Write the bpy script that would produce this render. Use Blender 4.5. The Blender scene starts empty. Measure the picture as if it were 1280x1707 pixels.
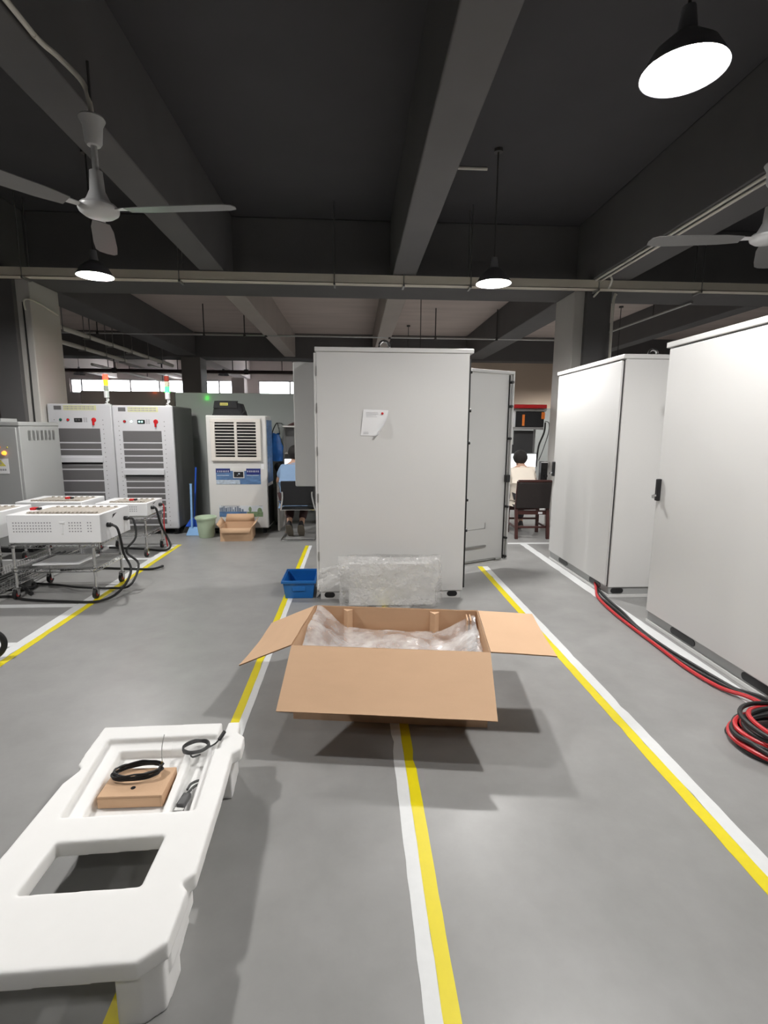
import bpy, bmesh, math, random
from mathutils import Vector, Matrix, noise
random.seed(7)
R = math.radians
S = bpy.context.scene
C = S.collection

# ------------------------------------------------------------------ camera, world, exposure
cam_data = bpy.data.cameras.new('camera')
cam = bpy.data.objects.new('camera', cam_data)
C.objects.link(cam)
S.camera = cam
cam_data.sensor_fit = 'VERTICAL'
cam_data.sensor_height = 24.0
cam_data.lens = 24.0 * 850.0 / 1707.0
cam_data.clip_start = 0.05
cam_data.clip_end = 200
cam.matrix_world = (Matrix.Translation((0, 0, 1.55)) @ Matrix.Rotation(-0.056638, 4, 'Z')
                    @ Matrix.Rotation(math.pi / 2 - 0.162335, 4, 'X') @ Matrix.Rotation(0.006, 4, 'Z'))
world = bpy.data.worlds.new('world')
S.world = world
world.use_nodes = True
world.node_tree.nodes['Background'].inputs[0].default_value = (0.93, 0.97, 1.0, 1)
world.node_tree.nodes['Background'].inputs[1].default_value = 14.0
S.view_settings.view_transform = 'Standard'
S.view_settings.look = 'None'
S.view_settings.exposure = 0.0
S.view_settings.gamma = 1.0
S.view_settings.use_curve_mapping = False
LAMP = 1000.0      # radiance of a high-bay lamp's bulb
LAMPCOL = (1.0, 0.98, 0.955)

# ------------------------------------------------------------------ helpers
class G:
    """collects shapes for ONE mesh"""
    def __init__(self):
        self.v, self.f, self.m = [], [], []

    def add(self, vs, fs, mi=0, M=None):
        b = len(self.v)
        for p in vs:
            p = Vector(p)
            self.v.append(M @ p if M else p)
        for f in fs:
            self.f.append([b + i for i in f])
            self.m.append(mi)
        return self

    def box(self, x0, x1, y0, y1, z0, z1, mi=0, M=None):
        vs = [(x, y, z) for z in (z0, z1) for y in (y0, y1) for x in (x0, x1)]
        return self.add(vs, [(0, 2, 3, 1), (4, 5, 7, 6), (0, 1, 5, 4), (2, 6, 7, 3), (0, 4, 6, 2), (1, 3, 7, 5)], mi, M)

    def hexa(self, b4, t4, mi=0):
        return self.add(list(b4) + list(t4), [(3, 2, 1, 0), (4, 5, 6, 7), (0, 1, 5, 4), (1, 2, 6, 5), (2, 3, 7, 6), (3, 0, 4, 7)], mi)

    def cyl(self, p0, p1, r0, r1=None, n=16, mi=0):
        r1 = r0 if r1 is None else r1
        p0, p1 = Vector(p0), Vector(p1)
        q = (p1 - p0).to_track_quat('Z', 'Y').to_matrix()
        vs = []
        for p, r in ((p0, r0), (p1, r1)):
            for i in range(n):
                a = 2 * math.pi * i / n
                vs.append(p + q @ Vector((r * math.cos(a), r * math.sin(a), 0)))
        fs = [(i, (i + 1) % n, n + (i + 1) % n, n + i) for i in range(n)]
        fs += [tuple(range(n - 1, -1, -1)), tuple(range(n, 2 * n))]
        return self.add(vs, fs, mi)

    def tube(self, pts, r, n=8, mi=0, closed=False, smooth=6):
        P = [Vector(p) for p in pts]
        if smooth > 1 and len(P) > 2:
            Q = []
            N = len(P)
            rng = range(N) if closed else range(N - 1)
            for i in rng:
                if closed:
                    a, b, c, d = P[i - 1], P[i], P[(i + 1) % N], P[(i + 2) % N]
                else:
                    a, b, c, d = P[max(i - 1, 0)], P[i], P[i + 1], P[min(i + 2, N - 1)]
                for k in range(smooth):
                    t = k / smooth
                    Q.append(0.5 * ((2 * b) + (c - a) * t + (2 * a - 5 * b + 4 * c - d) * t * t + (3 * b - a - 3 * c + d) * t ** 3))
            if not closed:
                Q.append(P[-1])
            P = Q
        N = len(P)
        vs, fs = [], []
        up = Vector((0.13, 0.21, 1)).normalized()
        for i in range(N):
            t = (P[(i + 1) % N] - P[i - 1]) if closed else (P[min(i + 1, N - 1)] - P[max(i - 1, 0)])
            t = t.normalized() if t.length > 1e-9 else Vector((0, 0, 1))
            x = up.cross(t)
            if x.length < 1e-3:
                x = Vector((1, 0, 0)).cross(t)
            x.normalize()
            up = t.cross(x).normalized()
            for k in range(n):
                a = 2 * math.pi * k / n
                vs.append(P[i] + x * r * math.cos(a) + up * r * math.sin(a))
        for i in range(N if closed else N - 1):
            j = (i + 1) % N
            for k in range(n):
                fs.append((i * n + k, i * n + (k + 1) % n, j * n + (k + 1) % n, j * n + k))
        if not closed:
            fs += [tuple(range(n - 1, -1, -1)), tuple(range((N - 1) * n, N * n))]
        return self.add(vs, fs, mi)

    def lathe(self, prof, n=28, c=(0, 0, 0), mi=0, M=None, closed=False):
        """profile of (radius, z) turned about the vertical axis"""
        vs, fs, rows = [], [], []
        for r, z in prof:
            if r < 1e-6:
                rows.append([len(vs)])
                vs.append((c[0], c[1], c[2] + z))
            else:
                rows.append(list(range(len(vs), len(vs) + n)))
                for i in range(n):
                    a = 2 * math.pi * i / n
                    vs.append((c[0] + r * math.cos(a), c[1] + r * math.sin(a), c[2] + z))
        pairs = list(zip(rows[:-1], rows[1:])) + ([(rows[-1], rows[0])] if closed else [])
        for A, B in pairs:
            for i in range(n):
                j = (i + 1) % n
                q = [A[i % len(A)], A[j % len(A)], B[j % len(B)], B[i % len(B)]]
                q = list(dict.fromkeys(q))
                if len(q) > 2:
                    fs.append(q)
        return self.add(vs, fs, mi, M)

    def prism(self, poly, z0, z1, mi=0, M=None):
        n = len(poly)
        vs = [(x, y, z0) for x, y in poly] + [(x, y, z1) for x, y in poly]
        fs = [tuple(range(n - 1, -1, -1)), tuple(range(n, 2 * n))]
        fs += [(i, (i + 1) % n, n + (i + 1) % n, n + i) for i in range(n)]
        return self.add(vs, fs, mi, M)

    def grid(self, fn, nu, nv, mi=0):
        vs = [fn(i / nu, j / nv) for j in range(nv + 1) for i in range(nu + 1)]
        fs = [(j * (nu + 1) + i, j * (nu + 1) + i + 1, (j + 1) * (nu + 1) + i + 1, (j + 1) * (nu + 1) + i) for j in range(nv) for i in range(nu)]
        return self.add(vs, fs, mi)

    def ball(self, c, rx, ry=None, rz=None, n=16, mi=0, a0=-90, a1=90):
        ry, rz = ry or rx, rz or rx
        k = max(6, n // 2)
        prof = [(math.cos(R(a0 + (a1 - a0) * i / k)), math.sin(R(a0 + (a1 - a0) * i / k))) for i in range(k + 1)]
        M = Matrix.Translation(c) @ Matrix.Diagonal((rx, ry, rz, 1))
        return self.lathe([(max(0, r if r > 1e-4 else 0), z) for r, z in prof], n, mi=mi, M=M)

    def build(self, name, mats, parent=None, bevel=0, seg=2, angle=35, solid=0, loc=None, fix=True):
        me = bpy.data.meshes.new(name)
        me.from_pydata([tuple(p) for p in self.v], [], self.f)
        if not isinstance(mats, (list, tuple)):
            mats = [mats]
        for m in mats:
            me.materials.append(m)
        for p, mi in zip(me.polygons, self.m):
            p.material_index = mi
        if fix:
            bm = bmesh.new()
            bm.from_mesh(me)
            bmesh.ops.recalc_face_normals(bm, faces=bm.faces)
            bm.to_mesh(me)
            bm.free()
        me.polygons.foreach_set('use_smooth', [True] * len(me.polygons))
        me.set_sharp_from_angle(angle=R(angle))
        o = bpy.data.objects.new(name, me)
        C.objects.link(o)
        if parent:
            o.parent = parent
        if loc:
            o.location = loc
        if solid:
            s = o.modifiers.new('solid', 'SOLIDIFY')
            s.thickness = solid
            s.offset = 0
        if bevel:
            b = o.modifiers.new('bevel', 'BEVEL')
            b.width = bevel
            b.segments = seg
            b.limit_method = 'ANGLE'
            b.angle_limit = R(40)
            b.harden_normals = False
        return o


def tag(o, label, cat, group=None):
    o['label'] = label
    o['category'] = cat
    if group:
        o['group'] = group
    return o


def thing(name, label, cat, loc=(0, 0, 0), rz=0, group=None):
    o = bpy.data.objects.new(name, None)
    o.empty_display_size = 0.1
    C.objects.link(o)
    o.location = loc
    o.rotation_euler = (0, 0, rz)
    return tag(o, label, cat, group)


def struct(name, g, mats, **k):
    o = g.build(name, mats, **k)
    if not k.get('parent'):
        o['kind'] = 'structure'
    return o


def dup(root, loc, rz, label, group=None):
    def cp(o, parent):
        c = o.copy()
        C.objects.link(c)
        c.parent = parent
        for ch in list(o.children):
            cp(ch, c)
        return c
    r = cp(root, None)
    r.location = loc
    r.rotation_euler = (0, 0, rz)
    r['label'] = label
    if group:
        r['group'] = group
    return r


def mk(name, col, rough=0.5, metal=0.0, var=0.06, scale=6.0, bump=0.0, bscale=60.0, coat=0.0, spec=0.5, stretch=None):
    m = bpy.data.materials.new(name)
    m.use_nodes = True
    nt = m.node_tree
    b = nt.nodes['Principled BSDF']
    b.inputs['Roughness'].default_value = rough
    b.inputs['Metallic'].default_value = metal
    b.inputs['Specular IOR Level'].default_value = spec
    b.inputs['Coat Weight'].default_value = coat
    tc = nt.nodes.new('ShaderNodeTexCoord')
    src = tc.outputs['Object']
    if stretch:
        mp = nt.nodes.new('ShaderNodeMapping')
        mp.inputs['Scale'].default_value = stretch
        nt.links.new(src, mp.inputs[0])
        src = mp.outputs[0]
    n = nt.nodes.new('ShaderNodeTexNoise')
    n.inputs['Scale'].default_value = scale
    n.inputs['Detail'].default_value = 4
    nt.links.new(src, n.inputs['Vector'])
    mx = nt.nodes.new('ShaderNodeMix')
    mx.data_type = 'RGBA'
    mx.inputs[6].default_value = (*[max(0, c * (1 - var)) for c in col], 1)
    mx.inputs[7].default_value = (*[min(1, c * (1 + var)) for c in col], 1)
    nt.links.new(n.outputs['Fac'], mx.inputs[0])
    nt.links.new(mx.outputs[2], b.inputs['Base Color'])
    if bump:
        n2 = nt.nodes.new('ShaderNodeTexNoise')
        n2.inputs['Scale'].default_value = bscale
        n2.inputs['Detail'].default_value = 3
        nt.links.new(src, n2.inputs['Vector'])
        bp = nt.nodes.new('ShaderNodeBump')
        bp.inputs['Strength'].default_value = bump
        bp.inputs['Distance'].default_value = 0.01
        nt.links.new(n2.outputs['Fac'], bp.inputs['Height'])
        nt.links.new(bp.outputs[0], b.inputs['Normal'])
    return m


def glow(name, col, strength, base=None):
    m = mk(name, base or col, 0.4)
    b = m.node_tree.nodes['Principled BSDF']
    b.inputs['Emission Color'].default_value = (*col, 1)
    b.inputs['Emission Strength'].default_value = strength
    return m


def film(name, amount, col=(0.95, 0.95, 0.95), cell=None, rough=0.15, lo=0.6, hi=1.4, nscale=9.0):
    """thin clear plastic: see-through with a milky veil and a gloss"""
    m = bpy.data.materials.new(name)
    m.use_nodes = True
    nt = m.node_tree
    nt.nodes.clear()
    out = nt.nodes.new('ShaderNodeOutputMaterial')
    tr = nt.nodes.new('ShaderNodeBsdfTransparent')
    pr = nt.nodes.new('ShaderNodeBsdfPrincipled')
    pr.inputs['Base Color'].default_value = (*col, 1)
    pr.inputs['Roughness'].default_value = rough
    pr.inputs['Specular IOR Level'].default_value = 0.8
    mix = nt.nodes.new('ShaderNodeMixShader')
    tc = nt.nodes.new('ShaderNodeTexCoord')
    n = nt.nodes.new('ShaderNodeTexNoise')
    n.inputs['Scale'].default_value = nscale
    n.inputs['Detail'].default_value = 5
    nt.links.new(tc.outputs['Object'], n.inputs['Vector'])
    mr = nt.nodes.new('ShaderNodeMapRange')
    mr.inputs[1].default_value = 0.3
    mr.inputs[2].default_value = 0.7
    mr.inputs[3].default_value = amount * lo
    mr.inputs[4].default_value = min(1, amount * hi)
    nt.links.new(n.outputs['Fac'], mr.inputs[0])
    nt.links.new(mr.outputs[0], mix.inputs[0])
    nt.links.new(tr.outputs[0], mix.inputs[1])
    nt.links.new(pr.outputs[0], mix.inputs[2])
    nt.links.new(mix.outputs[0], out.inputs[0])
    bp = nt.nodes.new('ShaderNodeBump')
    bp.inputs['Strength'].default_value = 0.7
    bp.inputs['Distance'].default_value = 0.01
    if cell:
        vo = nt.nodes.new('ShaderNodeTexVoronoi')
        vo.inputs['Scale'].default_value = cell
        nt.links.new(tc.outputs['Object'], vo.inputs['Vector'])
        nt.links.new(vo.outputs['Distance'], bp.inputs['Height'])
    else:
        n3 = nt.nodes.new('ShaderNodeTexNoise')
        n3.inputs['Scale'].default_value = 25
        nt.links.new(tc.outputs['Object'], n3.inputs['Vector'])
        nt.links.new(n3.outputs['Fac'], bp.inputs['Height'])
    nt.links.new(bp.outputs[0], pr.inputs['Normal'])
    return m


# ------------------------------------------------------------------ materials
def floor_mat():
    m = mk('grey_epoxy', (0.235, 0.232, 0.225), 0.34, var=0.0)
    nt = m.node_tree
    b = nt.nodes['Principled BSDF']
    tc = nt.nodes.new('ShaderNodeTexCoord')
    prev = None
    for sc, amt, c0, c1 in ((0.9, 1.0, (0.238, 0.236, 0.230, 1), (0.298, 0.296, 0.290, 1)), (5.0, 0.35, (0.218, 0.216, 0.21, 1), (0.315, 0.313, 0.307, 1))):
        n = nt.nodes.new('ShaderNodeTexNoise')
        n.inputs['Scale'].default_value = sc
        n.inputs['Detail'].default_value = 7
        n.inputs['Roughness'].default_value = 0.62
        nt.links.new(tc.outputs['Object'], n.inputs['Vector'])
        cr = nt.nodes.new('ShaderNodeValToRGB')
        cr.color_ramp.elements[0].position = 0.32
        cr.color_ramp.elements[1].position = 0.68
        cr.color_ramp.elements[0].color = c0
        cr.color_ramp.elements[1].color = c1
        nt.links.new(n.outputs['Fac'], cr.inputs[0])
        if prev is None:
            prev = cr.outputs[0]
        else:
            mx = nt.nodes.new('ShaderNodeMix')
            mx.data_type = 'RGBA'
            mx.inputs[0].default_value = amt
            nt.links.new(prev, mx.inputs[6])
            nt.links.new(cr.outputs[0], mx.inputs[7])
            prev = mx.outputs[2]
    # scattered dark scuffs
    v = nt.nodes.new('ShaderNodeTexNoise')
    v.inputs['Scale'].default_value = 3.1
    v.inputs['Detail'].default_value = 9
    v.inputs['Roughness'].default_value = 0.75
    nt.links.new(tc.outputs['Object'], v.inputs['Vector'])
    cr = nt.nodes.new('ShaderNodeValToRGB')
    cr.color_ramp.elements[0].position = 0.70
    cr.color_ramp.elements[1].position = 0.78
    cr.color_ramp.elements[0].color = (1, 1, 1, 1)
    cr.color_ramp.elements[1].color = (0.72, 0.71, 0.7, 1)
    nt.links.new(v.outputs['Fac'], cr.inputs[0])
    mu = nt.nodes.new('ShaderNodeMix')
    mu.data_type = 'RGBA'
    mu.blend_type = 'MULTIPLY'
    mu.inputs[0].default_value = 1
    nt.links.new(prev, mu.inputs[6])
    nt.links.new(cr.outputs[0], mu.inputs[7])
    nt.links.new(mu.outputs[2], b.inputs['Base Color'])
    nr = nt.nodes.new('ShaderNodeMapRange')
    nr.inputs[3].default_value = 0.30
    nr.inputs[4].default_value = 0.46
    nt.links.new(v.outputs['Fac'], nr.inputs[0])
    nt.links.new(nr.outputs[0], b.inputs['Roughness'])
    return m


def tape_mat(name, col):
    """worn floor tape: chips along noise"""
    m = mk(name, col, 0.42, var=0.05, scale=30)
    return m


M_floor = floor_mat()
M_ceil = mk('dark_paint', (0.070, 0.068, 0.072), 0.85, var=0.12, scale=1.5, spec=0.2)
M_beam = mk('charcoal_paint', (0.125, 0.121, 0.121), 0.75, var=0.12, scale=2.0, spec=0.25)
M_ceil2 = mk('lit_bay_plaster', (0.52, 0.445, 0.41), 0.85, var=0.2, scale=1.2, spec=0.2, stretch=(0.6, 3, 1))  # bounce light of the next bay put into its lighter brown
M_beam2 = mk('lit_bay_concrete', (0.42, 0.375, 0.345), 0.8, var=0.12, scale=2.0, spec=0.25)  # beam tone lightened to carry the light from the floor below
M_ceil3 = mk('pale_daylit_plaster', (0.70, 0.64, 0.62), 0.85, var=0.08, scale=1.5, spec=0.2)  # pale plaster, lightened further by window light put into the colour
M_wallD = mk('dark_wall_paint', (0.10, 0.09, 0.085), 0.7, var=0.08, scale=1.5, spec=0.25)
M_tan = mk('tan_wall_paint', (0.58, 0.46, 0.36), 0.7, var=0.05, scale=1.5)
M_brown = mk('brown_gloss', (0.13, 0.115, 0.105), 0.2, var=0.05, scale=1.5, coat=0.4)
M_dado = mk('glossy_grey_green_paint', (0.33, 0.345, 0.335), 0.2, var=0.04, scale=1.5, coat=0.3)
M_colm = mk('column_paint', (0.58, 0.56, 0.53), 0.6, var=0.05, scale=2.0)
M_col2 = mk('column_grey_paint', (0.19, 0.175, 0.165), 0.6, var=0.05, scale=2.0)
M_cab = mk('light_grey_powder_coat', (0.66, 0.655, 0.645), 0.27, var=0.015, scale=2.0, bump=0.04, bscale=420)
M_cabin = mk('light_grey_inside', (0.56, 0.56, 0.55), 0.38, var=0.02, scale=3.0)
M_cabd = mk('mid_grey_coat_and_shade', (0.36, 0.365, 0.36), 0.4, var=0.02, scale=2.0)
M_white = mk('white_powder_coat', (0.86, 0.86, 0.87), 0.35, var=0.02, scale=4.0)
M_rackw = mk('rack_white', (0.60, 0.60, 0.62), 0.4, var=0.02, scale=4.0)
M_rackg = mk('rack_side_grey', (0.12, 0.12, 0.118), 0.45, var=0.05, scale=4.0)
M_grille = mk('grille_grey', (0.125, 0.12, 0.122), 0.6, var=0.1, scale=400, bump=0.3, bscale=500)
M_black = mk('black_plastic', (0.012, 0.012, 0.013), 0.4, var=0.1)
M_rub = mk('black_rubber', (0.010, 0.010, 0.010), 0.55, var=0.2, scale=20)
M_fabric = mk('black_fabric', (0.013, 0.013, 0.015), 0.85, var=0.25, scale=40, bump=0.4, bscale=300)
M_card = mk('brown_cardboard', (0.60, 0.395, 0.25), 0.75, var=0.05, scale=5.0, bump=0.08, bscale=140, stretch=(1, 1, 6), spec=0.25)
M_cardd = mk('cardboard_edge', (0.33, 0.19, 0.10), 0.8, var=0.15, scale=60)
M_foam = mk('white_foam', (0.83, 0.825, 0.81), 0.8, var=0.015, scale=20, spec=0.2)
M_foam.node_tree.nodes['Principled BSDF'].inputs['Subsurface Weight'].default_value = 0.5
M_foam.node_tree.nodes['Principled BSDF'].inputs['Subsurface Radius'].default_value = (1, 1, 1)
M_foam.node_tree.nodes['Principled BSDF'].inputs['Subsurface Scale'].default_value = 0.03
M_chrome = mk('chrome', (0.72, 0.72, 0.72), 0.18, 1.0, var=0.05)
M_steel = mk('dull_steel', (0.42, 0.42, 0.41), 0.4, 1.0, var=0.1, scale=15)
M_galv = mk('galvanised_tray', (0.66, 0.61, 0.51), 0.5, 0.0, var=0.1, scale=3)
M_rod = mk('dark_rod', (0.06, 0.058, 0.056), 0.6, var=0.1)
M_pvc = mk('white_conduit', (0.70, 0.67, 0.60), 0.45, var=0.05)
M_rustpipe = mk('dark_red_pipe', (0.05, 0.03, 0.03), 0.5, var=0.2)
M_fan = mk('fan_white', (0.62, 0.62, 0.62), 0.35, var=0.03)
M_blade = mk('fan_blade_grey', (0.16, 0.155, 0.155), 0.4, var=0.05)
M_shade = mk('lamp_shade_dark', (0.20, 0.20, 0.215), 0.4, var=0.05)
M_refl = mk('lamp_reflector', (0.85, 0.87, 0.88), 0.3, var=0.02)
M_bulb = glow('lamp_bulb', LAMPCOL, LAMP)
M_bulbd = glow('lamp_bulb_dim', LAMPCOL, LAMP * 0.22)
M_blue = mk('blue_bin_plastic', (0.008, 0.13, 0.42), 0.35, var=0.06)
M_green = mk('pale_green_plastic', (0.47, 0.58, 0.42), 0.45, var=0.04)
M_dkgreen = mk('bin_inside', (0.42, 0.52, 0.40), 0.5, var=0.04)
M_red = mk('red_plastic', (0.55, 0.012, 0.015), 0.4, var=0.06)
M_orange = mk('orange_plastic', (0.85, 0.22, 0.03), 0.4, var=0.06)
M_redcab = mk('red_cable', (0.50, 0.02, 0.025), 0.4, var=0.1)
M_tapew = tape_mat('white_tape', (0.70, 0.71, 0.71))
M_tapey = tape_mat('yellow_tape', (0.74, 0.615, 0.004))
M_paper = mk('white_paper', (0.82, 0.82, 0.83), 0.7, var=0.02)
M_print = mk('print_grey', (0.35, 0.34, 0.36), 0.7)
M_yel = mk('label_yellow', (0.68, 0.60, 0.10), 0.5, var=0.1, scale=60)
M_yelp = mk('label_pale_yellow', (0.62, 0.62, 0.34), 0.5, var=0.15, scale=90)
M_wood = mk('dark_red_wood', (0.055, 0.016, 0.013), 0.4, var=0.25, scale=10, stretch=(1, 1, 8))
M_leather = mk('black_brown_leather', (0.018, 0.013, 0.012), 0.5, var=0.2, scale=30)
M_skin = mk('skin', (0.50, 0.30, 0.21), 0.55, var=0.05)
M_hair = mk('black_hair', (0.010, 0.007, 0.006), 0.75, var=0.4, scale=60, bump=0.5, bscale=150)
M_shirtw = mk('cream_shirt', (0.80, 0.72, 0.62), 0.8, var=0.05, scale=8, bump=0.3, bscale=14)
M_shirtb = mk('pale_blue_shirt', (0.22, 0.33, 0.50), 0.8, var=0.08, scale=8, bump=0.3, bscale=14)
M_pants = mk('dark_trousers', (0.03, 0.027, 0.03), 0.8, var=0.1)
M_pantsb = mk('dark_maroon_trousers', (0.05, 0.022, 0.022), 0.8, var=0.1)
M_sole = mk('shoe_sole', (0.14, 0.12, 0.09), 0.7, var=0.15, scale=30)
M_desk = mk('desk_white', (0.62, 0.60, 0.57), 0.5, var=0.03)
M_deskg = mk('desk_grey', (0.28, 0.28, 0.28), 0.5, var=0.05)
M_screen = glow('monitor_lit', (0.95, 0.97, 1.0), 2.2)
M_dark = mk('charcoal_board', (0.045, 0.045, 0.047), 0.6, var=0.1)
M_bluebag = mk('blue_bag', (0.01, 0.10, 0.34), 0.35, var=0.5, scale=14, bump=0.5, bscale=18)
M_broom = mk('broom_blue', (0.02, 0.10, 0.55), 0.4, var=0.1)
M_ltblue = mk('handle_light_blue', (0.25, 0.45, 0.75), 0.4, var=0.1)
M_frame = mk('window_frame', (0.55, 0.52, 0.52), 0.5, var=0.05)
M_brass = mk('brass', (0.6, 0.42, 0.15), 0.35, 1.0)
M_bubble = film('bubble_wrap', 0.30, (0.86, 0.85, 0.83), cell=55, rough=0.2)
M_liner = film('plastic_liner', 0.32, (0.93, 0.93, 0.93), rough=0.10, lo=0.35, hi=1.7)
M_pbag = film('clear_bag', 0.025, (0.93, 0.93, 0.93), rough=0.08, lo=0.1, hi=3.0, nscale=22)
M_glass = film('window_glass', 0.08, (0.9, 0.95, 0.95), rough=0.05, lo=0.8, hi=1.2)

# ------------------------------------------------------------------ the hall
CZ, BZ = 4.35, 3.5
struct('floor', G().box(-16, 10, -6, 23, -0.12, 0), M_floor)
struct('ceiling', G().box(-16, 10, -6, 8.2, CZ, CZ + 0.15), M_ceil)
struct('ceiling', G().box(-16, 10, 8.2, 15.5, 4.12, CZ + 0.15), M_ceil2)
struct('ceiling', G().box(-16, 10, 15.5, 23, CZ, CZ + 0.15), M_ceil3)
struct('wall_back', G().box(-16, 10, -6.2, -6, 0, CZ), M_wallD)
struct('wall_left', G().box(-16.2, -16, -6, 23, 0, CZ), M_wallD)
struct('wall_right', G().box(10, 10.2, -6, 23, 0, CZ), M_wallD)
struct('wall_side', G().box(-16, -4.87, 7.85, 8.05, 0, BZ), M_wallD)
# far wall with its strip of high windows
WY = 22.3
g = G().box(-16, 10, WY, WY + 0.3, 0, 2.90).box(-16, 10, WY, WY + 0.3, 3.52, CZ)
for a, b in ((-16, -11.75), (-6.95, -6.35), (-4.72, -4.08), (-1.3, 10)):
    g.box(a, b, WY, WY + 0.3, 2.90, 3.52)
struct('wall_far', g, M_ceil3)


def window(n, x0, x1, mull):
    f = G()
    t = 0.06
    f.box(x0, x1, WY - 0.03, WY + 0.14, 2.90, 2.90 + t).box(x0, x1, WY + 0.04, WY + 0.14, 3.52 - t, 3.52)
    for x in [x0 + t / 2] + mull + [x1 - t / 2]:
        f.box(x - t / 2, x + t / 2, WY + 0.04, WY + 0.14, 2.90 + t, 3.52 - t)
    o = struct('window_%d' % n, f, M_frame)
    G().box(x0 + t, x1 - t, WY + 0.08, WY + 0.09, 2.90 + t, 3.52 - t).build('window_pane', M_glass, o)


window(1, -11.75, -6.95, [-11.3, -9.33, -8.15])
window(2, -6.35, -4.72, [-5.7])
window(3, -4.08, -1.3, [-2.75])

# beams across and along the hall
def beam(x0, x1, y0, y1, m, z=BZ, zt=CZ):
    struct('ceiling_beam', G().box(x0, x1, y0, y1, z, zt), m, bevel=0.012)


beam(-16, 10, 7.5, 8.2, M_beam)
beam(-16, 10, 14.8, 15.5, M_beam, 3.46)
for x0, x1 in ((-4.87, -4.37), (-1.95, -1.65), (0.49, 0.79), (3.13, 3.63), (6.2, 6.5)):
    beam(x0, x1, -6, 7.5, M_beam)
    beam(x0, x1, 8.2, 14.8, M_beam2 if -4 < x0 < 3 else M_beam, BZ, 4.12)  # leftmost beam in charcoal stands for its shaded side
for x0, x1 in ((-10.1, -9.8), (-7.5, -7.2), (-4.87, -4.37), (-1.95, -1.65)):
    beam(x0, x1, 15.5, WY, M_ceil3, 3.55)
# columns: light shaft with a dark face slab
for x0, s in ((-4.87, -1), (3.13, 1)):
    c = struct('column', G().box(x0, x0 + 0.5, 7.5, 8.2, 0, BZ), M_colm, bevel=0.012)
    a = (x0, x0 + 0.33) if s < 0 else (x0 + 0.14, x0 + 0.5)
    G().box(a[0], a[1], 7.42, 7.498, 0, BZ).build('column_facing', M_beam, c, bevel=0.006)
struct('column', G().box(-4.78, -4.26, 14.8, 15.4, 0, 3.46), M_col2, bevel=0.012)
struct('column', G().box(-5.02, -4.5, 21.6, 22.2, 0, 3.55), M_ceil3, bevel=0.012)
# glossy half-height partition and the tan wall further back
struct('partition_wall', G().box(-2.88, 0.85, 8.55, 8.67, 0, 2.10), M_dado, bevel=0.005)
struct('partition_wall', G().box(-4.36, -2.90, 8.56, 8.68, 0, 2.115), M_brown, bevel=0.005)  # separate, browner segment behind the racks
struct('wall_tan', G().box(0.85, 10, 15.2, 15.4, 2.17, 3.46), M_tan)
struct('wall_dado', G().box(0.85, 10, 15.18, 15.4, 0, 2.17), M_dado)

# ------------------------------------------------------------------ painted floor lines: each strip of tape is a thing
def tape(x0, x1, y0, y1, m, label, jag=True):
    """a strip of floor tape with slightly ragged long edges"""
    along = (y1 - y0) > (x1 - x0)
    L = (y1 - y0) if along else (x1 - x0)
    n = max(2, int(L / 0.07))
    g = G()
    top = []
    bot = []
    for i in range(n + 1):
        t = i / n
        j0 = random.uniform(-0.0015, 0.0015) + (0.011 * random.random() if random.random() < 0.09 else 0)
        j1 = random.uniform(-0.0015, 0.0015) + (0.010 * random.random() if random.random() < 0.06 else 0)
        if along:
            y = y0 + L * t
            top.append((x0 + j0, y))
            bot.append((x1 - j1, y))
        else:
            x = x0 + L * t
            top.append((x, y1 - j0))
            bot.append((x, y0 + j1))
    vs = [(x, y, 0.0015) for x, y in top] + [(x, y, 0.0015) for x, y in bot] + [(x, y, 0) for x, y in top] + [(x, y, 0) for x, y in bot]
    N = n + 1
    fs = []
    for i in range(n):
        fs += [(i, i + 1, N + i + 1, N + i), (2 * N + i, 2 * N + i + 1, i + 1, i), (N + i, N + i + 1, 3 * N + i + 1, 3 * N + i)]
    g.add(vs, fs)
    return tag(g.build('floor_tape', m), label, 'floor tape', 'line tapes stuck on the floor')


tape(0.178, 0.228, 0.35, 6.0, M_tapew, 'white tape strip running out from under the open carton towards the camera')
tape(0.2285, 0.277, 0.35, 6.0, M_tapey, 'yellow tape strip running out from under the open carton beside a white one')
tape(1.388, 1.444, 0.9, 5.58, M_tapey, 'yellow tape strip passing under the carton flap and the open cabinet door')
tape(1.4445, 1.508, 0.9, 5.58, M_tapew, 'white tape strip beside the yellow one that passes under the open cabinet door')
tape(-0.668, -0.622, 0.9, 6.69, M_tapey, 'yellow tape strip that goes under the blue bin and the white foam block')
tape(-0.6215, -0.580, 0.9, 6.69, M_tapew, 'white tape strip that goes under the blue bin and the white foam block')
tape(-2.372, -2.318, 2.6, 6.80, M_tapey, 'yellow tape strip along the row of trolleys')
tape(-2.455, -2.3725, 2.6, 6.80, M_tapew, 'wide white tape strip along the row of trolleys')
tape(2.245, 2.34, 1.9, 6.70, M_tapew, 'white tape strip along the foot of the two closed grey cabinets')
tape(2.0, 3.6, 6.705, 6.78, M_tapew, 'white tape strip in front of the dark red chair')
tape(-5.2, -2.456, 6.71, 6.79, M_tapew, 'white cross strip behind the back trolley nearest the test racks')
tape(-5.2, -2.456, 6.02, 6.09, M_tapew, 'white cross strip under the back trolley wheels')
tape(-5.2, -2.456, 4.39, 4.47, M_tapew, 'white cross strip in front of the front trolley')
tape(-5.2, -2.456, 3.57, 3.64, M_tapew, 'white cross strip beside the black hose loop')

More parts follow.
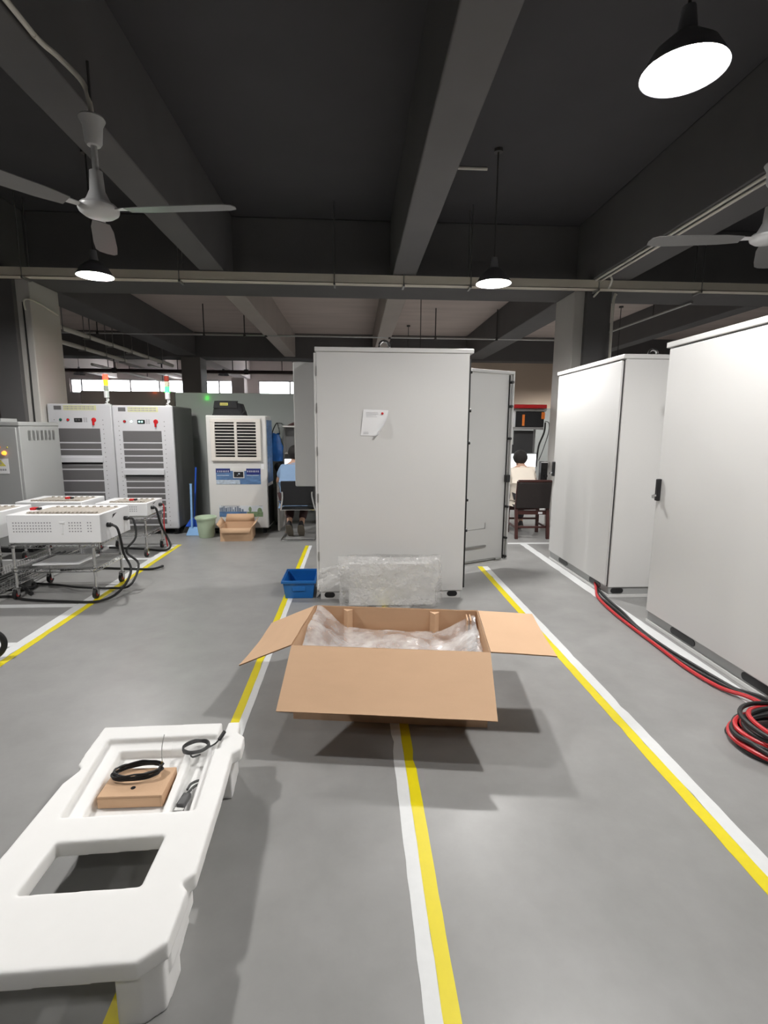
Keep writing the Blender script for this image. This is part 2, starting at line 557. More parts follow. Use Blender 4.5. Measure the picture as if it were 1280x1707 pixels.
# ------------------------------------------------------------------ pendant lamps
def lamp(x, y, z, label, off=False, rod_to=CZ, r=0.185, bulb=None):
    t = thing('pendant_lamp', label, 'lamp', (x, y, z), 0, 'high-bay pendant lamps')
    k = r / 0.185
    pr = [(0.185 * k, 0), (0.178 * k, 0.012), (0.135 * k, 0.085), (0.075 * k, 0.135), (0.055 * k, 0.15)]
    G().lathe(pr + [(0.0, 0.152)] , 40).build('lamp_shade', M_shade, t, solid=0.002)
    G().lathe([(0.181 * k, 0.002), (0.17 * k, 0.014), (0.128 * k, 0.083), (0.0, 0.125)], 40).build('reflector', M_refl if not off else M_shade, t)
    G().ball((0, 0, 0.072), 0.088 * k, 0.088 * k, 0.060, 20, a0=-90, a1=20).build('bulb', M_refl if off else (bulb or M_bulb), t)
    G().cyl((0, 0, 0.15), (0, 0, 0.26), 0.045 * k, 0.03 * k, 16).build('lamp_holder', M_shade, t)
    G().cyl((0, 0, 0.26), (0, 0, rod_to - z - 0.03), 0.008, n=8).build('rod', M_rod, t)
    G().cyl((0, 0, rod_to - z - 0.03), (0, 0, rod_to - z), 0.045, n=12).build('ceiling_rose', M_rod, t)
    return t


lamp(1.50, 2.54, 3.16, 'large lit pendant lamp over the nearest closed cabinet')
lamp(1.46, 5.62, 3.06, 'lit pendant lamp hanging in front of the cable tray, above the open cabinet')
lamp(-2.76, 5.93, 3.13, 'lit pendant lamp under the ceiling fan, above the test racks')
lamp(-2.76, 2.4, 3.13, 'pendant lamp outside the frame on the side of the trolleys')
lamp(1.50, -0.7, 3.13, 'pendant lamp behind the camera on the side of the closed cabinets', bulb=M_bulbd)
lamp(-2.76, -0.8, 3.13, 'pendant lamp behind the camera on the side of the trolleys', bulb=M_bulbd)
lamp(5.7, 2.5, 3.13, 'pendant lamp hidden behind the nearest closed cabinet')
lamp(5.7, 6.2, 3.13, 'pendant lamp hidden behind the cabinets near the tan wall')
lamp(1.3, 10.5, 2.85, 'added fill lamp hidden behind the open cabinet in the next bay', rod_to=4.12)  # added unseen, like the other hidden next-bay lamps, to brighten that bay
lamp(1.35, 13.4, 2.85, 'farther added fill lamp hidden behind the open cabinet in the next bay', rod_to=4.12)
lamp(-6.6, 11.0, 3.0, 'added fill lamp hidden behind the column beside the test racks', rod_to=4.12)
lamp(5.75, 13.4, 2.85, 'farther added fill lamp hidden behind the bare column near the tan wall', rod_to=4.12)  # added unseen, also to light the tan wall
lamp(5.6, 11.0, 2.85, 'added fill lamp hidden behind the closed cabinets in the next bay', rod_to=4.12)
lamp(-9.4, 18.5, 3.30, 'small unlit pendant lamp seen against the window beside the red beacon', off=True)
lamp(-4.55, 18.5, 3.33, 'small unlit pendant lamp seen against the window above the black bag', off=True)

# ------------------------------------------------------------------ ceiling fans (blades at rest)
def fan(x, y, z, label, top, rot, withcord):
    t = thing('ceiling_fan', label, 'fan', (x, y, z), 0, 'ceiling fans under the beams')
    G().lathe([(0, -0.033), (0.078, -0.03), (0.102, -0.012), (0.107, 0.0), (0.107, 0.012), (0.092, 0.028), (0, 0.03)], 32).build('motor_hub', M_fan, t)
    G().lathe([(0, 0.20), (0.034, 0.20), (0.04, 0.10), (0.058, 0.06), (0.075, 0.03), (0, 0.03)], 24).build('lower_cup', M_fan, t)
    G().cyl((0, 0, 0.19), (0, 0, 0.36), 0.017, n=12).build('down_rod', M_fan, t)
    G().lathe([(0, 0.325), (0.034, 0.33), (0.044, 0.345), (0.052, 0.43), (0.068, 0.462), (0.062, 0.472), (0, 0.478)], 28).build('canopy', M_fan, t)
    if top - z > 0.5:
        G().cyl((0, 0, 0.478), (0, 0, top - z), 0.008, n=8).build('hanger_rod', M_rod, t)
    for k in range(3):
        a = rot + k * 2 * math.pi / 3
        M = Matrix.Rotation(a, 4, 'Z') @ Matrix.Translation((0, 0, -0.004)) @ Matrix.Rotation(R(9), 4, 'X')
        g = G()
        out = [(0.17, -0.045), (0.30, -0.062), (0.60, -0.070), (0.74, -0.066), (0.78, -0.045), (0.79, 0.0), (0.78, 0.045), (0.74, 0.066), (0.60, 0.070), (0.30, 0.062), (0.17, 0.045)]
        g.prism(out, -0.002, 0.002, M=M)
        b = g.build('blade', M_blade, t)
        G().prism([(0.10, -0.018), (0.20, -0.026), (0.24, 0), (0.20, 0.026), (0.10, 0.018)], 0.002, 0.007, M=M).build('blade_arm', M_fan, b)
    return t


fan(-1.44, 3.2, 2.755, 'ceiling fan with white hub hanging above the trolleys', BZ, R(-8), True)
fan(2.84, 3.62, 2.86, 'ceiling fan cut by the frame edge beyond the large lamp', CZ, R(172), True)

# ------------------------------------------------------------------ conduits, pipes, cable tray
tag(G().tube([(-1.60, -1.0, 3.488), (-1.60, 2.6, 3.488), (-1.60, 3.0, 3.486), (-1.56, 3.14, 3.478), (-1.475, 3.20, 3.40), (-1.445, 3.2, 3.30), (-1.44, 3.2, 3.235)], 0.014, 10).build('conduit', M_pvc),
    'white conduit curving down from a beam to the ceiling fan above the trolleys', 'conduit')
tag(G().tube([(3.16, -1, 3.485), (3.16, 6.4, 3.485), (3.165, 6.9, 3.485), (3.3, 6.98, 3.46), (3.36, 7.40, 3.40)], 0.014, 8, smooth=3).build('conduit', M_pvc),
    'outer of the twin white conduits along the beam towards the bare column', 'conduit', 'twin conduits along the beam')
tag(G().tube([(3.235, -1, 3.485), (3.235, 6.4, 3.485), (3.24, 6.68, 3.484), (3.29, 6.75, 3.44), (3.29, 6.83, 3.36)], 0.014, 8, smooth=3).build('conduit', M_pvc),
    'inner of the twin white conduits, ending in a bend at the cable tray', 'conduit', 'twin conduits along the beam')
tag(G().tube([(3.64, 7.38, 0.0), (3.64, 7.38, 2.5), (3.64, 7.38, 3.35), (3.68, 7.38, 3.42)], 0.02, 8, smooth=2).build('conduit', M_pvc),
    'upright white conduit on the dark face of the column behind the closed cabinets', 'conduit')
tag(G().tube([(0.80, 5.99, 4.335), (1.44, 5.99, 4.335)], 0.016, 8).build('conduit', M_pvc),
    'short white conduit on the ceiling beside the middle beam', 'conduit')
g = G().tube([(-4.44, 7.49, 3.10), (-4.44, 7.48, 3.22), (-4.36, 7.48, 3.235), (-4.35, 7.7, 3.22), (-4.35, 8.1, 3.16)], 0.012, 8, smooth=3)
c0 = tag(g.build('conduit', M_pvc), 'thin white conduit wrapped round the top of the column beside the test racks', 'conduit')
tag(G().tube([(-4.46, 7.485, 3.20), (-4.455, 7.485, 2.4), (-4.46, 7.485, 1.6), (-4.45, 7.485, 0.6)], 0.009, 6).build('hanging_wire', M_rub),
    'black wire running down the column beside the test racks', 'wire')
TY = 7.0
t = thing('cable_tray', 'long pale cable tray hung across the hall below the cross beam', 'cable tray', (0, TY, 3.385))
G().box(-6.5, 6.5, -0.07, -0.06, 0, 0.105).box(-6.5, 6.5, 0.06, 0.07, 0, 0.105).box(-6.5, 6.5, -0.07, 0.07, 0, 0.006).build('tray', M_galv, t)
for x in (-4.1, -2.2, -0.26, 0.63, 1.50, 3.2, 4.6):
    h = G().box(x - 0.012, x + 0.012, -0.09, 0.09, -0.03, -0.005).cyl((x, -0.085, -0.03), (x, -0.085, 0.96), 0.006, n=8).cyl((x, 0.085, -0.03), (x, 0.085, 0.96), 0.006, n=8)
    h.build('tray_hanger', M_steel, t)
for x in (-2.0, 1.5, 3.3, 4.9):
    tag(G().cyl((x, 7.30, 3.47), (x + 0.16, 7.02, 3.505), 0.013, n=8).build('conduit_stub', M_pvc), {
        -2.0: 'short slanted conduit stub by the cable tray above the test racks', 1.5: 'short slanted conduit stub by the cable tray beside the hanging lamp',
        3.3: 'short slanted conduit stub at the top of the column behind the closed cabinets', 4.9: 'short slanted conduit stub at the end of the cable tray'}[x], 'conduit', 'conduit stubs at the cable tray')
t = thing('hanging_pipe', 'thin grey pipe hung across the next bay below the lighter ceiling', 'pipe', (0, 11.5, 3.5))
G().cyl((-6.2, 0, 0), (5.5, 0, 0), 0.02, n=10).build('pipe_run', M_steel, t)
for x in (-5.4, -3.2, -2.35, -1.9, 0.75, 1.75, 3.1):
    G().cyl((x, 0, 0.02), (x, 0, 4.12 - 3.5), 0.012, n=8).cyl((x, 0, -0.035), (x, 0, 0.03), 0.03, n=10).build('hanger_rod', M_rod, t)
for xx, zz, y1, lab in ((-4.95, 3.2, 14.6, 'white pipe on hangers running back from the column beside the test racks'),
                        (-5.5, 3.12, 13.0, 'lower white pipe running back behind the column beside the test racks')):
    t = thing('hanging_pipe', lab, 'pipe', (xx, 8.3, zz))
    G().cyl((0, 0, 0), (0, y1 - 8.3, 0), 0.042, n=12).build('pipe_run', M_pvc, t)
    for k in range(6):
        y = 0.9 + k * 0.9
        if y < y1 - 8.3:
            G().cyl((0.07, y, -0.06), (0.07, y, 4.12 - zz), 0.009, n=6).box(-0.06, 0.08, y - 0.015, y + 0.015, -0.065, -0.045).build('hanger_rod', M_steel, t)
t = thing('hanging_pipe', 'dark red pipe crossing the far bay above the windows', 'pipe', (0, 16.2, 3.22))
G().cyl((-12, 0, 0), (0.3, 0, 0), 0.05, n=12).build('pipe_run', M_rustpipe, t)
for x in (-9.5, -7.2, -5.0, -3.3, -1.0):
    G().cyl((x, 0, 0.04), (x, 0, CZ - 3.22), 0.018, n=8).cyl((x - 0.06, 0, 0), (x + 0.06, 0, 0), 0.075, n=12).build('hanger_rod', M_rod, t)
for yy, zz, x0, lab in ((17.5, 3.35, -6.6, 'thin white pipe crossing the far bay above the windows'), (19.0, 3.45, -11.0, 'second thin white pipe crossing the far bay close to the windows')):
    t = thing('hanging_pipe', lab, 'pipe', (0, yy, zz))
    G().cyl((x0, 0, 0), (-1.5, 0, 0), 0.025, n=8).build('pipe_run', M_pvc, t)
    for k in range(3):
        x = x0 + 1 + k * 1.6
        G().cyl((x, 0, 0), (x, 0, CZ - zz), 0.014, n=6).build('hanger_rod', M_rod, t)
for xx, lab in ((-7.6, 'white pipe running back to the far windows under the pale ceiling'), (-6.0, 'white pipe running back to the far windows beside the grey column')):
    t = thing('hanging_pipe', lab, 'pipe', (xx, 15.7, 3.33))
    G().cyl((0, 0, 0), (0, 6.3, 0), 0.04, n=10).build('pipe_run', M_pvc, t)
    for k in range(4):
        G().cyl((0, 1 + k * 1.5, 0), (0, 1 + k * 1.5, CZ - 3.33), 0.012, n=6).build('hanger_rod', M_rod, t)
t = thing('hanging_pipe', 'thin pipe running back beyond the closed cabinets under the dark ceiling', 'pipe', (5.12, 7.9, 3.47))
G().cyl((0, 0, 0), (-0.1, 4.5, 0), 0.018, n=8).build('pipe_run', M_steel, t)
for k in range(2):
    G().cyl((-0.02, 1 + k * 2, 0), (-0.02, 1 + k * 2, 4.12 - 3.47), 0.01, n=6).build('hanger_rod', M_rod, t)

# ------------------------------------------------------------------ the open cabinet in the middle
def eye(parent, x, y, z, s=1.0):
    g = G().tube([(x + 0.03 * s * math.cos(a), y, z + 0.045 * s + 0.03 * s * math.sin(a)) for a in [i * math.pi / 8 for i in range(16)]], 0.009 * s, 8, closed=True, smooth=1)
    g.cyl((x, y, z), (x, y, z + 0.012), 0.022 * s, n=14)
    return g.build('lifting_eye', M_chrome, parent)


def vent_prism(g, axis, a, b, z, pos, depth, mi=0):
    """oblong plate with rounded ends between a and b along one axis"""
    r = 0.025
    pts = []
    for cx, s in ((b - r, -90), (a + r, 90)):
        for i in range(9):
            t = R(s + 180 * i / 8)
            pts.append((cx + r * math.cos(t), z + r * math.sin(t)))
    n = len(pts)
    if axis == 'x':
        vs = [(p, pos, q) for p, q in pts] + [(p, pos - depth, q) for p, q in pts]
    else:
        vs = [(pos, p, q) for p, q in pts] + [(pos - depth, p, q) for p, q in pts]
    fs = [tuple(range(n)), tuple(range(2 * n - 1, n - 1, -1))] + [(i, (i + 1) % n, n + (i + 1) % n, n + i) for i in range(n)]
    g.add(vs, fs, mi)


X0, X1, Y0, Y1 = -0.33, 1.0, 4.5, 5.16
t = thing('equipment_cabinet', 'tall light grey cabinet with its door open and a note taped to its side', 'cabinet', (0.335, 4.83, 0))
T = Matrix.Translation((-0.335, -4.83, 0))
g = G()
g.box(X0, X1 - 0.012, Y0, Y0 + 0.025, 0.075, 2.19, M=T)                 # front skin
g.box(X0, X1 - 0.012, Y1 - 0.025, Y1, 0.075, 2.19, M=T)
g.box(X0, X0 + 0.025, Y0 + 0.025, Y1 - 0.025, 0.075, 2.19, M=T)
g.box(X0 + 0.025, X1 - 0.012, Y0 + 0.025, Y1 - 0.025, 0.075, 0.10, M=T)
g.build('body', M_cab, t, bevel=0.003)
G().box(X0 - 0.012, X1 + 0.022, Y0 - 0.012, Y1 + 0.012, 2.19, 2.228, M=T).build('roof_cap', M_cab, t, bevel=0.006)
g = G().box(X0 + 0.01, X1 - 0.03, Y0 + 0.01, Y1 - 0.01, 0.0, 0.074, M=T)
pl = g.build('plinth', M_cab, t, bevel=0.002)
for a, b in ((-0.285, -0.19), (0.845, 0.94)):
    g = G()
    vent_prism(g, 'x', a - 0.335, b - 0.335, 0.042, Y0 + 0.0095 - 4.83, 0.002)
    g.build('fork_slot', M_black, pl)
# strip of hinge leaves on one edge, black sealing gasket with clips on the other
G().box(X0 - 0.022, X0 - 0.001, Y0 + 0.004, Y0 + 0.05, 0.09, 2.18, M=T).build('corner_post', M_cab, t, bevel=0.003)
for z in (2.03, 1.72, 1.35, 0.94, 0.41):
    G().box(X0 - 0.004, X0 + 0.004, Y0 - 0.006, Y0 + 0.004, z - 0.04, z + 0.04, M=T).build('hinge', M_steel, t, bevel=0.001)
g = G().box(X1 - 0.012, X1 + 0.003, Y0 + 0.003, Y0 + 0.022, 0.10, 2.14, M=T)
g.box(X1 - 0.012, X1 + 0.003, Y1 - 0.022, Y1 - 0.003, 0.10, 2.14, M=T)
ga = g.build('door_gasket', M_rub, t, bevel=0.002)
for z in (2.04, 1.71, 1.43, 0.92, 0.64):
    G().cyl((X1 + 0.001 - 0.335, Y0 + 0.008 - 4.83, z), (X1 + 0.014 - 0.335, Y0 + 0.008 - 4.83, z), 0.016, n=12).build('gasket_clip', M_black, ga)
# equipment inside, seen only from the open side
g = G()
for k in range(6):
    g.box(X0 + 0.06, X1 - 0.08, Y0 + 0.06, Y1 - 0.06, 0.13 + k * 0.335, 0.13 + k * 0.335 + 0.30, M=T)
g.build('battery_module', M_dark, t, bevel=0.006)
eye(t, 0.268 - 0.335, 4.86 - 4.83, 2.228, 1.5)
# open door swung back from the far upright edge
dA, dL = R(25.5), 0.75
dm = Matrix.Translation((X1 + 0.012 - 0.335, Y1 + 0.03 - 4.83, 0)) @ Matrix.Rotation(dA, 4, 'Z')
door = G().box(0.0, dL, 0, 0.022, 0.10, 2.155, M=dm)
door.box(0.0, dL, -0.022, -0.0005, 2.125, 2.155, M=dm).box(dL - 0.018, dL, -0.022, -0.0005, 0.10, 2.1245, M=dm).box(0.0, dL - 0.0185, -0.022, -0.0005, 0.10, 0.118, M=dm)
dr = door.build('door', M_cabin, t, bevel=0.002)
dr['label'] = 'open cabinet door with locking rod on its inner face'
G().box(dL - 0.062, dL - 0.052, -0.012, -0.0008, 0.125, 2.115, M=dm).box(0.03, 0.04, -0.012, -0.0008, 0.125, 2.115, M=dm).build('seal', M_rub, dr)
G().cyl(dm @ Vector((dL - 0.045, -0.03, 0.16)), dm @ Vector((dL - 0.045, -0.03, 2.08)), 0.005, n=8).build('locking_rod', M_steel, dr)
for z in (2.04, 1.79, 1.45, 0.71, 0.36, 0.15):
    G().cyl(dm @ Vector((dL - 0.045, -0.001, z)), dm @ Vector((dL - 0.045, -0.05, z)), 0.014, n=12).build('rod_roller', M_black, dr)
G().box(dL - 0.075, dL - 0.03, -0.05, -0.001, 0.98, 1.06, M=dm).build('lock_case', M_black, dr, bevel=0.004)
g = G().box(0.05, 0.44, -0.003, -0.0008, 0.478, 0.486, M=dm).box(0.05, 0.44, -0.025, -0.0008, 0.285, 0.30, M=dm).box(0.43, 0.44, -0.003, -0.0008, 0.486, 0.55, M=dm)
g.build('document_pocket', M_steel, dr, bevel=0.002)
G().box(0.02, 0.60, -0.035, -0.001, 0.128, 0.142, M=dm).cyl(dm @ Vector((0.56, -0.04, 0.135)), dm @ Vector((0.64, -0.04, 0.135)), 0.013, n=10).build('door_stay', M_steel, dr, bevel=0.002)
# cooling unit hung on the opposite side
u = G().box(-0.585, X0 - 0.026, 5.0, 5.13, 0.985, 2.165, M=T).build('side_unit', M_cabin, t, bevel=0.012)
u['label'] = 'cooling unit hung on the far side of the cabinet'

# note taped to the cabinet side, its corner curling forward
t = thing('paper_note', 'white paper note with one curled corner stuck on the tall open cabinet', 'paper', (0.18, 4.4975, 1.60))
n_ = Vector((0.844, -0.537))            # across the fold, pointing down to the curled corner
p0 = Vector((0.100, 0.105))
def curl(u, v):
    x, z = -0.108 + 0.216 * u + (v - 1) * 0.026, 0.112 - 0.224 * (1 - v)
    z -= 0.006 * u
    d = (Vector((x, z)) - p0).dot(n_)
    y = -0.002 - 0.004 * abs(math.sin(v * 3))
    if d > 0:
        r = 0.042
        a = min(d / r, R(215))
        ex = d - a * r
        k = r * math.sin(a) + ex * math.cos(a)
        x += n_.x * (k - d)
        z += n_.y * (k - d)
        y -= r * (1 - math.cos(a)) + ex * math.sin(a)
    return (x, y, z)
sheet = G().grid(curl, 26, 26).build('sheet', M_paper, t, fix=False)
G().ball((0.055, -0.012, 0.078), 0.011, 0.005, 0.011, 12).build('magnet', M_red, t)
g = G()
for k, (a, b) in enumerate(((-0.085, 0.015), (-0.085, 0.02), (-0.085, 0.0), (-0.085, 0.01))):
    g.box(a, b, -0.0075, -0.0068, 0.084 - k * 0.012, 0.0857 - k * 0.012)
for z in (-0.085, -0.095):
    g.box(-0.11, -0.065, -0.0085, -0.0078, z, z + 0.002)
g.build('printed_lines', M_print, t)

# ------------------------------------------------------------------ closed cabinets along the white line
def closed_cabinet(name, label, x0, x1, y0, y1, h, slots):
    w = y1 - y0
    t = thing(name, label, 'cabinet', (x0, y0, 0), 0, 'closed grey cabinets along the white line')
    d = x1 - x0
    G().box(0.022, d, 0, w, 0.10, h - 0.042).build('body', M_cab, t, bevel=0.003)
    G().box(-0.004, d + 0.012, -0.008, w + 0.012, h - 0.04, h).build('roof_cap', M_cab, t, bevel=0.005)
    dr = G().box(0, 0.0195, 0.028, w - 0.028, 0.108, h - 0.052).build('door', M_cab, t, bevel=0.005)
    G().box(0.0197, 0.0215, 0.018, w - 0.018, 0.102, h - 0.046).build('door_gasket', M_rub, t)
    zc = 1.105
    hd = G().box(-0.030, -0.0005, w - 0.085, w - 0.05, zc - 0.095, zc + 0.075).build('handle', M_black, dr, bevel=0.006)
    G().cyl((-0.031, w - 0.068, zc - 0.055), (-0.046, w - 0.068, zc - 0.055), 0.012, n=12).box(-0.056, -0.047, w - 0.082, w - 0.056, zc - 0.075, zc - 0.05).build('key', M_chrome, hd, bevel=0.001)
    p = G().box(0.03, d - 0.01, 0.012, w - 0.012, 0.0285, 0.099).build('plinth', M_cabd, t, bevel=0.002)  # shade in the recess put into the darker grey
    G().box(0.02, d, 0.0, w, 0.0, 0.028).build('base_rail', M_cab, t, bevel=0.002)
    g = G()
    for a, b in slots:
        g = G()
        vent_prism(g, 'y', a - y0, b - y0, 0.064, 0.0298, 0.004)
        g.build('fork_slot', M_black, p)
    g = G()
    vent_prism(g, 'x', 0.05, 0.17, 0.064, 0.0118, 0.004)
    g.build('fork_slot', M_black, p)
    eye(t, d * 0.62, 0.42, h + 0.0, 1.4)
    return t


closed_cabinet('equipment_cabinet', 'closed light grey cabinet behind the nearest one, lifting ring on its roof', 2.33, 3.13, 4.455, 5.92, 2.20, ((4.62, 4.86), (5.40, 5.64)))
closed_cabinet('equipment_cabinet', 'closed light grey cabinet beside the cable coil, key hanging from its black handle', 2.35, 3.15, 2.41, 3.86, 2.20, ((2.56, 2.82), (3.26, 3.54)))

# ------------------------------------------------------------------ the open carton
CW, CD, CH = 1.035, 0.61, 0.42
t = thing('carton', 'large open cardboard carton with its flaps folded out, standing over the middle line', 'carton', (-0.338, 2.56, 0), -math.atan2(0.128, 0.9917))
th = 0.006
def wall(name, mtx, pts, m=M_card):
    """flat cardboard panel of two faces: skin + darker edge"""
    vs = [mtx @ Vector((x, -th / 2, z)) for x, z in pts] + [mtx @ Vector((x, th / 2, z)) for x, z in pts]
    n = len(pts)
    g = G()
    g.add(vs, [tuple(range(n)), tuple(range(2 * n - 1, n - 1, -1))], 0)
    g.add(vs, [(i, (i + 1) % n, n + (i + 1) % n, n + i) for i in range(n)], 1)
    return g.build(name, [m, M_cardd], t, angle=20)


def grid_panel(name, mtx, w, h, sag, nx=14, nz=8, taper=0.0):
    vs = []
    g = G()
    def fn(off):
        def f(u, v):
            x = (u - 0.5) * (w - taper * 2 * v) + w / 2
            return mtx @ Vector((x, off + sag * math.sin(math.pi * u) * v + 0.004 * noise.noise(Vector((x * 6, v * 3, w))), h * v))
        return f
    a = len(g.v)
    g.grid(fn(-th / 2), nx, nz, 0)
    g.grid(fn(th / 2), nx, nz, 0)
    N = (nx + 1) * (nz + 1)
    bd = [i for i in range(nx + 1)] + [(j + 1) * (nx + 1) - 1 for j in range(1, nz + 1)] + [nz * (nx + 1) + i for i in range(nx - 1, -1, -1)] + [j * (nx + 1) for j in range(nz - 1, 0, -1)]
    fs = [(bd[i], bd[(i + 1) % len(bd)], N + bd[(i + 1) % len(bd)], N + bd[i]) for i in range(len(bd))]
    for f in fs:
        g.f.append(list(f))
        g.m.append(1)
    return g.build(name, [M_card, M_cardd], t, angle=30)


I = Matrix.Identity(4)
wall('side_panel', Matrix.Translation((0, th / 2, 0)), [(0, 0), (CW, 0), (CW, CH), (0, CH)])
wall('side_panel', Matrix.Translation((0, CD - th / 2, 0)), [(0, 0), (CW, 0), (CW, CH), (0, CH)])
rz90 = Matrix.Rotation(math.pi / 2, 4, 'Z')
lp = wall('end_panel', Matrix.Translation((th / 2, 0, 0)) @ rz90, [(th, 0), (CD - th, 0), (CD - th, CH), (th, CH)])
wall('end_panel', Matrix.Translation((CW - th / 2, 0, 0)) @ rz90, [(th, 0), (CD - th, 0), (CD - th, CH), (th, CH)])
g = G().box(th, CW - th, th, CD - th, 0, th)
g.build('bottom', M_card, t)
# folded inner fittings on the back wall and in the corner
for x in (0.215, 0.765):
    G().prism([(x - 0.028, CD - th - 0.001), (x - 0.028, CD - th - 0.012), (x, CD - th - 0.045), (x + 0.028, CD - th - 0.012), (x + 0.028, CD - th - 0.001)], 0.01, CH - 0.012).build('inner_fold', M_card, t)
G().box(CW - 0.075, CW - 0.068, CD - 0.12, CD - 0.012, 0.01, CH - 0.02).box(CW - 0.055, CW - 0.048, CD - 0.12, CD - 0.012, 0.01, CH - 0.02).build('corner_fold', M_card, t)
# round pale label inside the end panel
g = G()
M_ = Matrix.Translation((th + 0.001, 0.30, 0.315)) @ Matrix.Rotation(math.pi / 2, 4, 'Y')
g.lathe([(0, 0.001), (0.045, 0.001), (0.045, 0)], 24, M=M_)
rl = g.build('round_label', M_paper, lp)
G().lathe([(0.036, 0.0015), (0.030, 0.0018)], 24, M=M_).box(-0.004, 0.004, -0.02, 0.02, 0.0013, 0.0018, M=M_).build('printed_ring', M_print, rl)
# flaps
a = R(32)
grid_panel('flap', Matrix.Translation((0, -0.002, CH)) @ Matrix.Rotation(math.pi / 2 + a, 4, 'X'), CW, 0.365, 0.004)
a = R(58)
grid_panel('flap', Matrix.Translation((0, CD + 0.002, CH)) @ Matrix.Rotation(-(math.pi / 2 + a), 4, 'X'), CW, 0.305, -0.004)
a = R(24)
mL = Matrix.Translation((-0.002, CD - 0.004, CH)) @ Matrix.Rotation(-math.pi / 2, 4, 'Z') @ Matrix.Rotation(math.pi / 2 + a, 4, 'X')
grid_panel('flap', mL, CD - 0.008, 0.315, -0.012)
a = R(2)
mR = Matrix.Translation((CW + 0.002, 0.004, CH)) @ Matrix.Rotation(math.pi / 2, 4, 'Z') @ Matrix.Rotation(math.pi / 2 + a, 4, 'X')
grid_panel('flap', mR, CD - 0.008, 0.335, -0.010)

# crumpled liner lying in the carton
carton = t
cm = Matrix.Translation((-0.338, 2.56, 0)) @ Matrix.Rotation(-math.atan2(0.128, 0.9917), 4, 'Z')
def crumple(p, s, a):
    q = Vector(p) * s
    v = noise.noise(q) + 0.55 * noise.noise(q * 2.3 + Vector((5, 3, 1))) + 0.3 * abs(noise.noise(q * 5.1))
    return v * a
def liner(u, v):
    x, y = 0.02 + u * (CW - 0.04), 0.02 + v * (CD - 0.05)
    e = max(math.exp(-((u - 0.0) / 0.13) ** 2) * 1.15, math.exp(-((u - 1.0) / 0.13) ** 2) * 0.95)
    z = 0.262 + 0.125 * e * (0.72 + 0.3 * v) + 0.03 * (v - 0.5) + crumple((x * 0.6, y, 0), 4.5, 0.026)
    if v < 0.08:
        z -= (0.08 - v) * 1.2
    return cm @ Vector((x + crumple((y, x, 3), 7, 0.008), y + crumple((x, 2, y), 4, 0.012), min(z, 0.45)))
g = G().grid(liner, 90, 54)
def liner2(u, v):
    x, y = 0.03 + u * (CW - 0.06), 0.06 + v * (CD - 0.14)
    e = max(math.exp(-((u - 0.02) / 0.09) ** 2), math.exp(-((u - 1.0) / 0.1) ** 2))
    return cm @ Vector((x, y, 0.235 + 0.10 * e + crumple((x, y, 9), 8, 0.035)))
lin = g.build('plastic_liner', M_liner, None, angle=180, fix=False)
tag(lin, 'crumpled clear plastic liner inside the open carton', 'plastic sheet')
G().grid(liner2, 70, 40).build('inner_layer', M_liner, lin, angle=180, fix=False)
# stretch film round the foot of the carton
g = G()
def skirt(u, v):
    # along the front foot and round both ends
    s = u * (CW + 0.3) - 0.15
    if s < 0:
        p = Vector((-0.008, -s, 0))
    elif s > CW:
        p = Vector((CW + 0.008, s - CW, 0))
    else:
        p = Vector((s, -0.010, 0))
    p.z = 0.004 + 0.10 * v + 0.012 * noise.noise(Vector((u * 12, v, 4)))
    p.y -= 0.012 * (noise.noise(Vector((u * 22, v * 3, 0))) + 0.6) * (1 - v) + 0.002
    return cm @ p
g.grid(skirt, 120, 8)
def tail(u, v):
    return cm @ Vector((0.28 + u * 0.10 + 0.03 * v, -0.02 - v * 0.07, 0.006 + 0.035 * (1 - v) + 0.012 * noise.noise(Vector((u * 9, v * 6, 2)))))
g.grid(tail, 14, 10)
tag(g.build('stretch_film', M_pbag, None, angle=180, fix=False), 'clear stretch film wrapped round the foot of the open carton', 'plastic film')

# bubble-wrapped board propped behind the carton
t = thing('wrapped_board', 'bubble-wrapped panel propped against the foot of the tall open cabinet', 'wrapped panel', (0.30, 4.28, 0))
G().box(-0.36, 0.40, 0.0, 0.05, 0.012, 0.40).build('board', M_cab, t, bevel=0.01)
g = G()
def wrap(side):
    def f(u, v):
        x = -0.45 + 0.90 * u
        y = side * (0.085 + 0.0) + 0.03
        z = 0.01 + 0.445 * v
        k = max(abs(u - 0.5) * 2, 0)
        y = 0.03 + (y - 0.03) * math.sqrt(max(0.0, 1 - k ** 6)) * math.sqrt(max(0.0, 1 - max(0, v - 0.02) ** 9))
        x += crumple((x, z, side), 6, 0.014) * (0.3 + k)
        return (x, y + crumple((x, side, z), 8, 0.014), z + crumple((side, x, z), 5, 0.012) * v)
    return f
g.grid(wrap(-1), 54, 28)
g.grid(wrap(1), 54, 28)
def loose(u, v):
    x = -0.36 - 0.25 * u - 0.03 * v
    return (x, -0.015 + crumple((u, v, 7), 3, 0.035), 0.40 - 0.15 * v - 0.05 * u * u - 0.10 * u * v * v + crumple((u, 3, v), 4, 0.02))
g.grid(loose, 16, 16)
g.build('bubble_wrap', M_bubble, t, angle=180, fix=False)

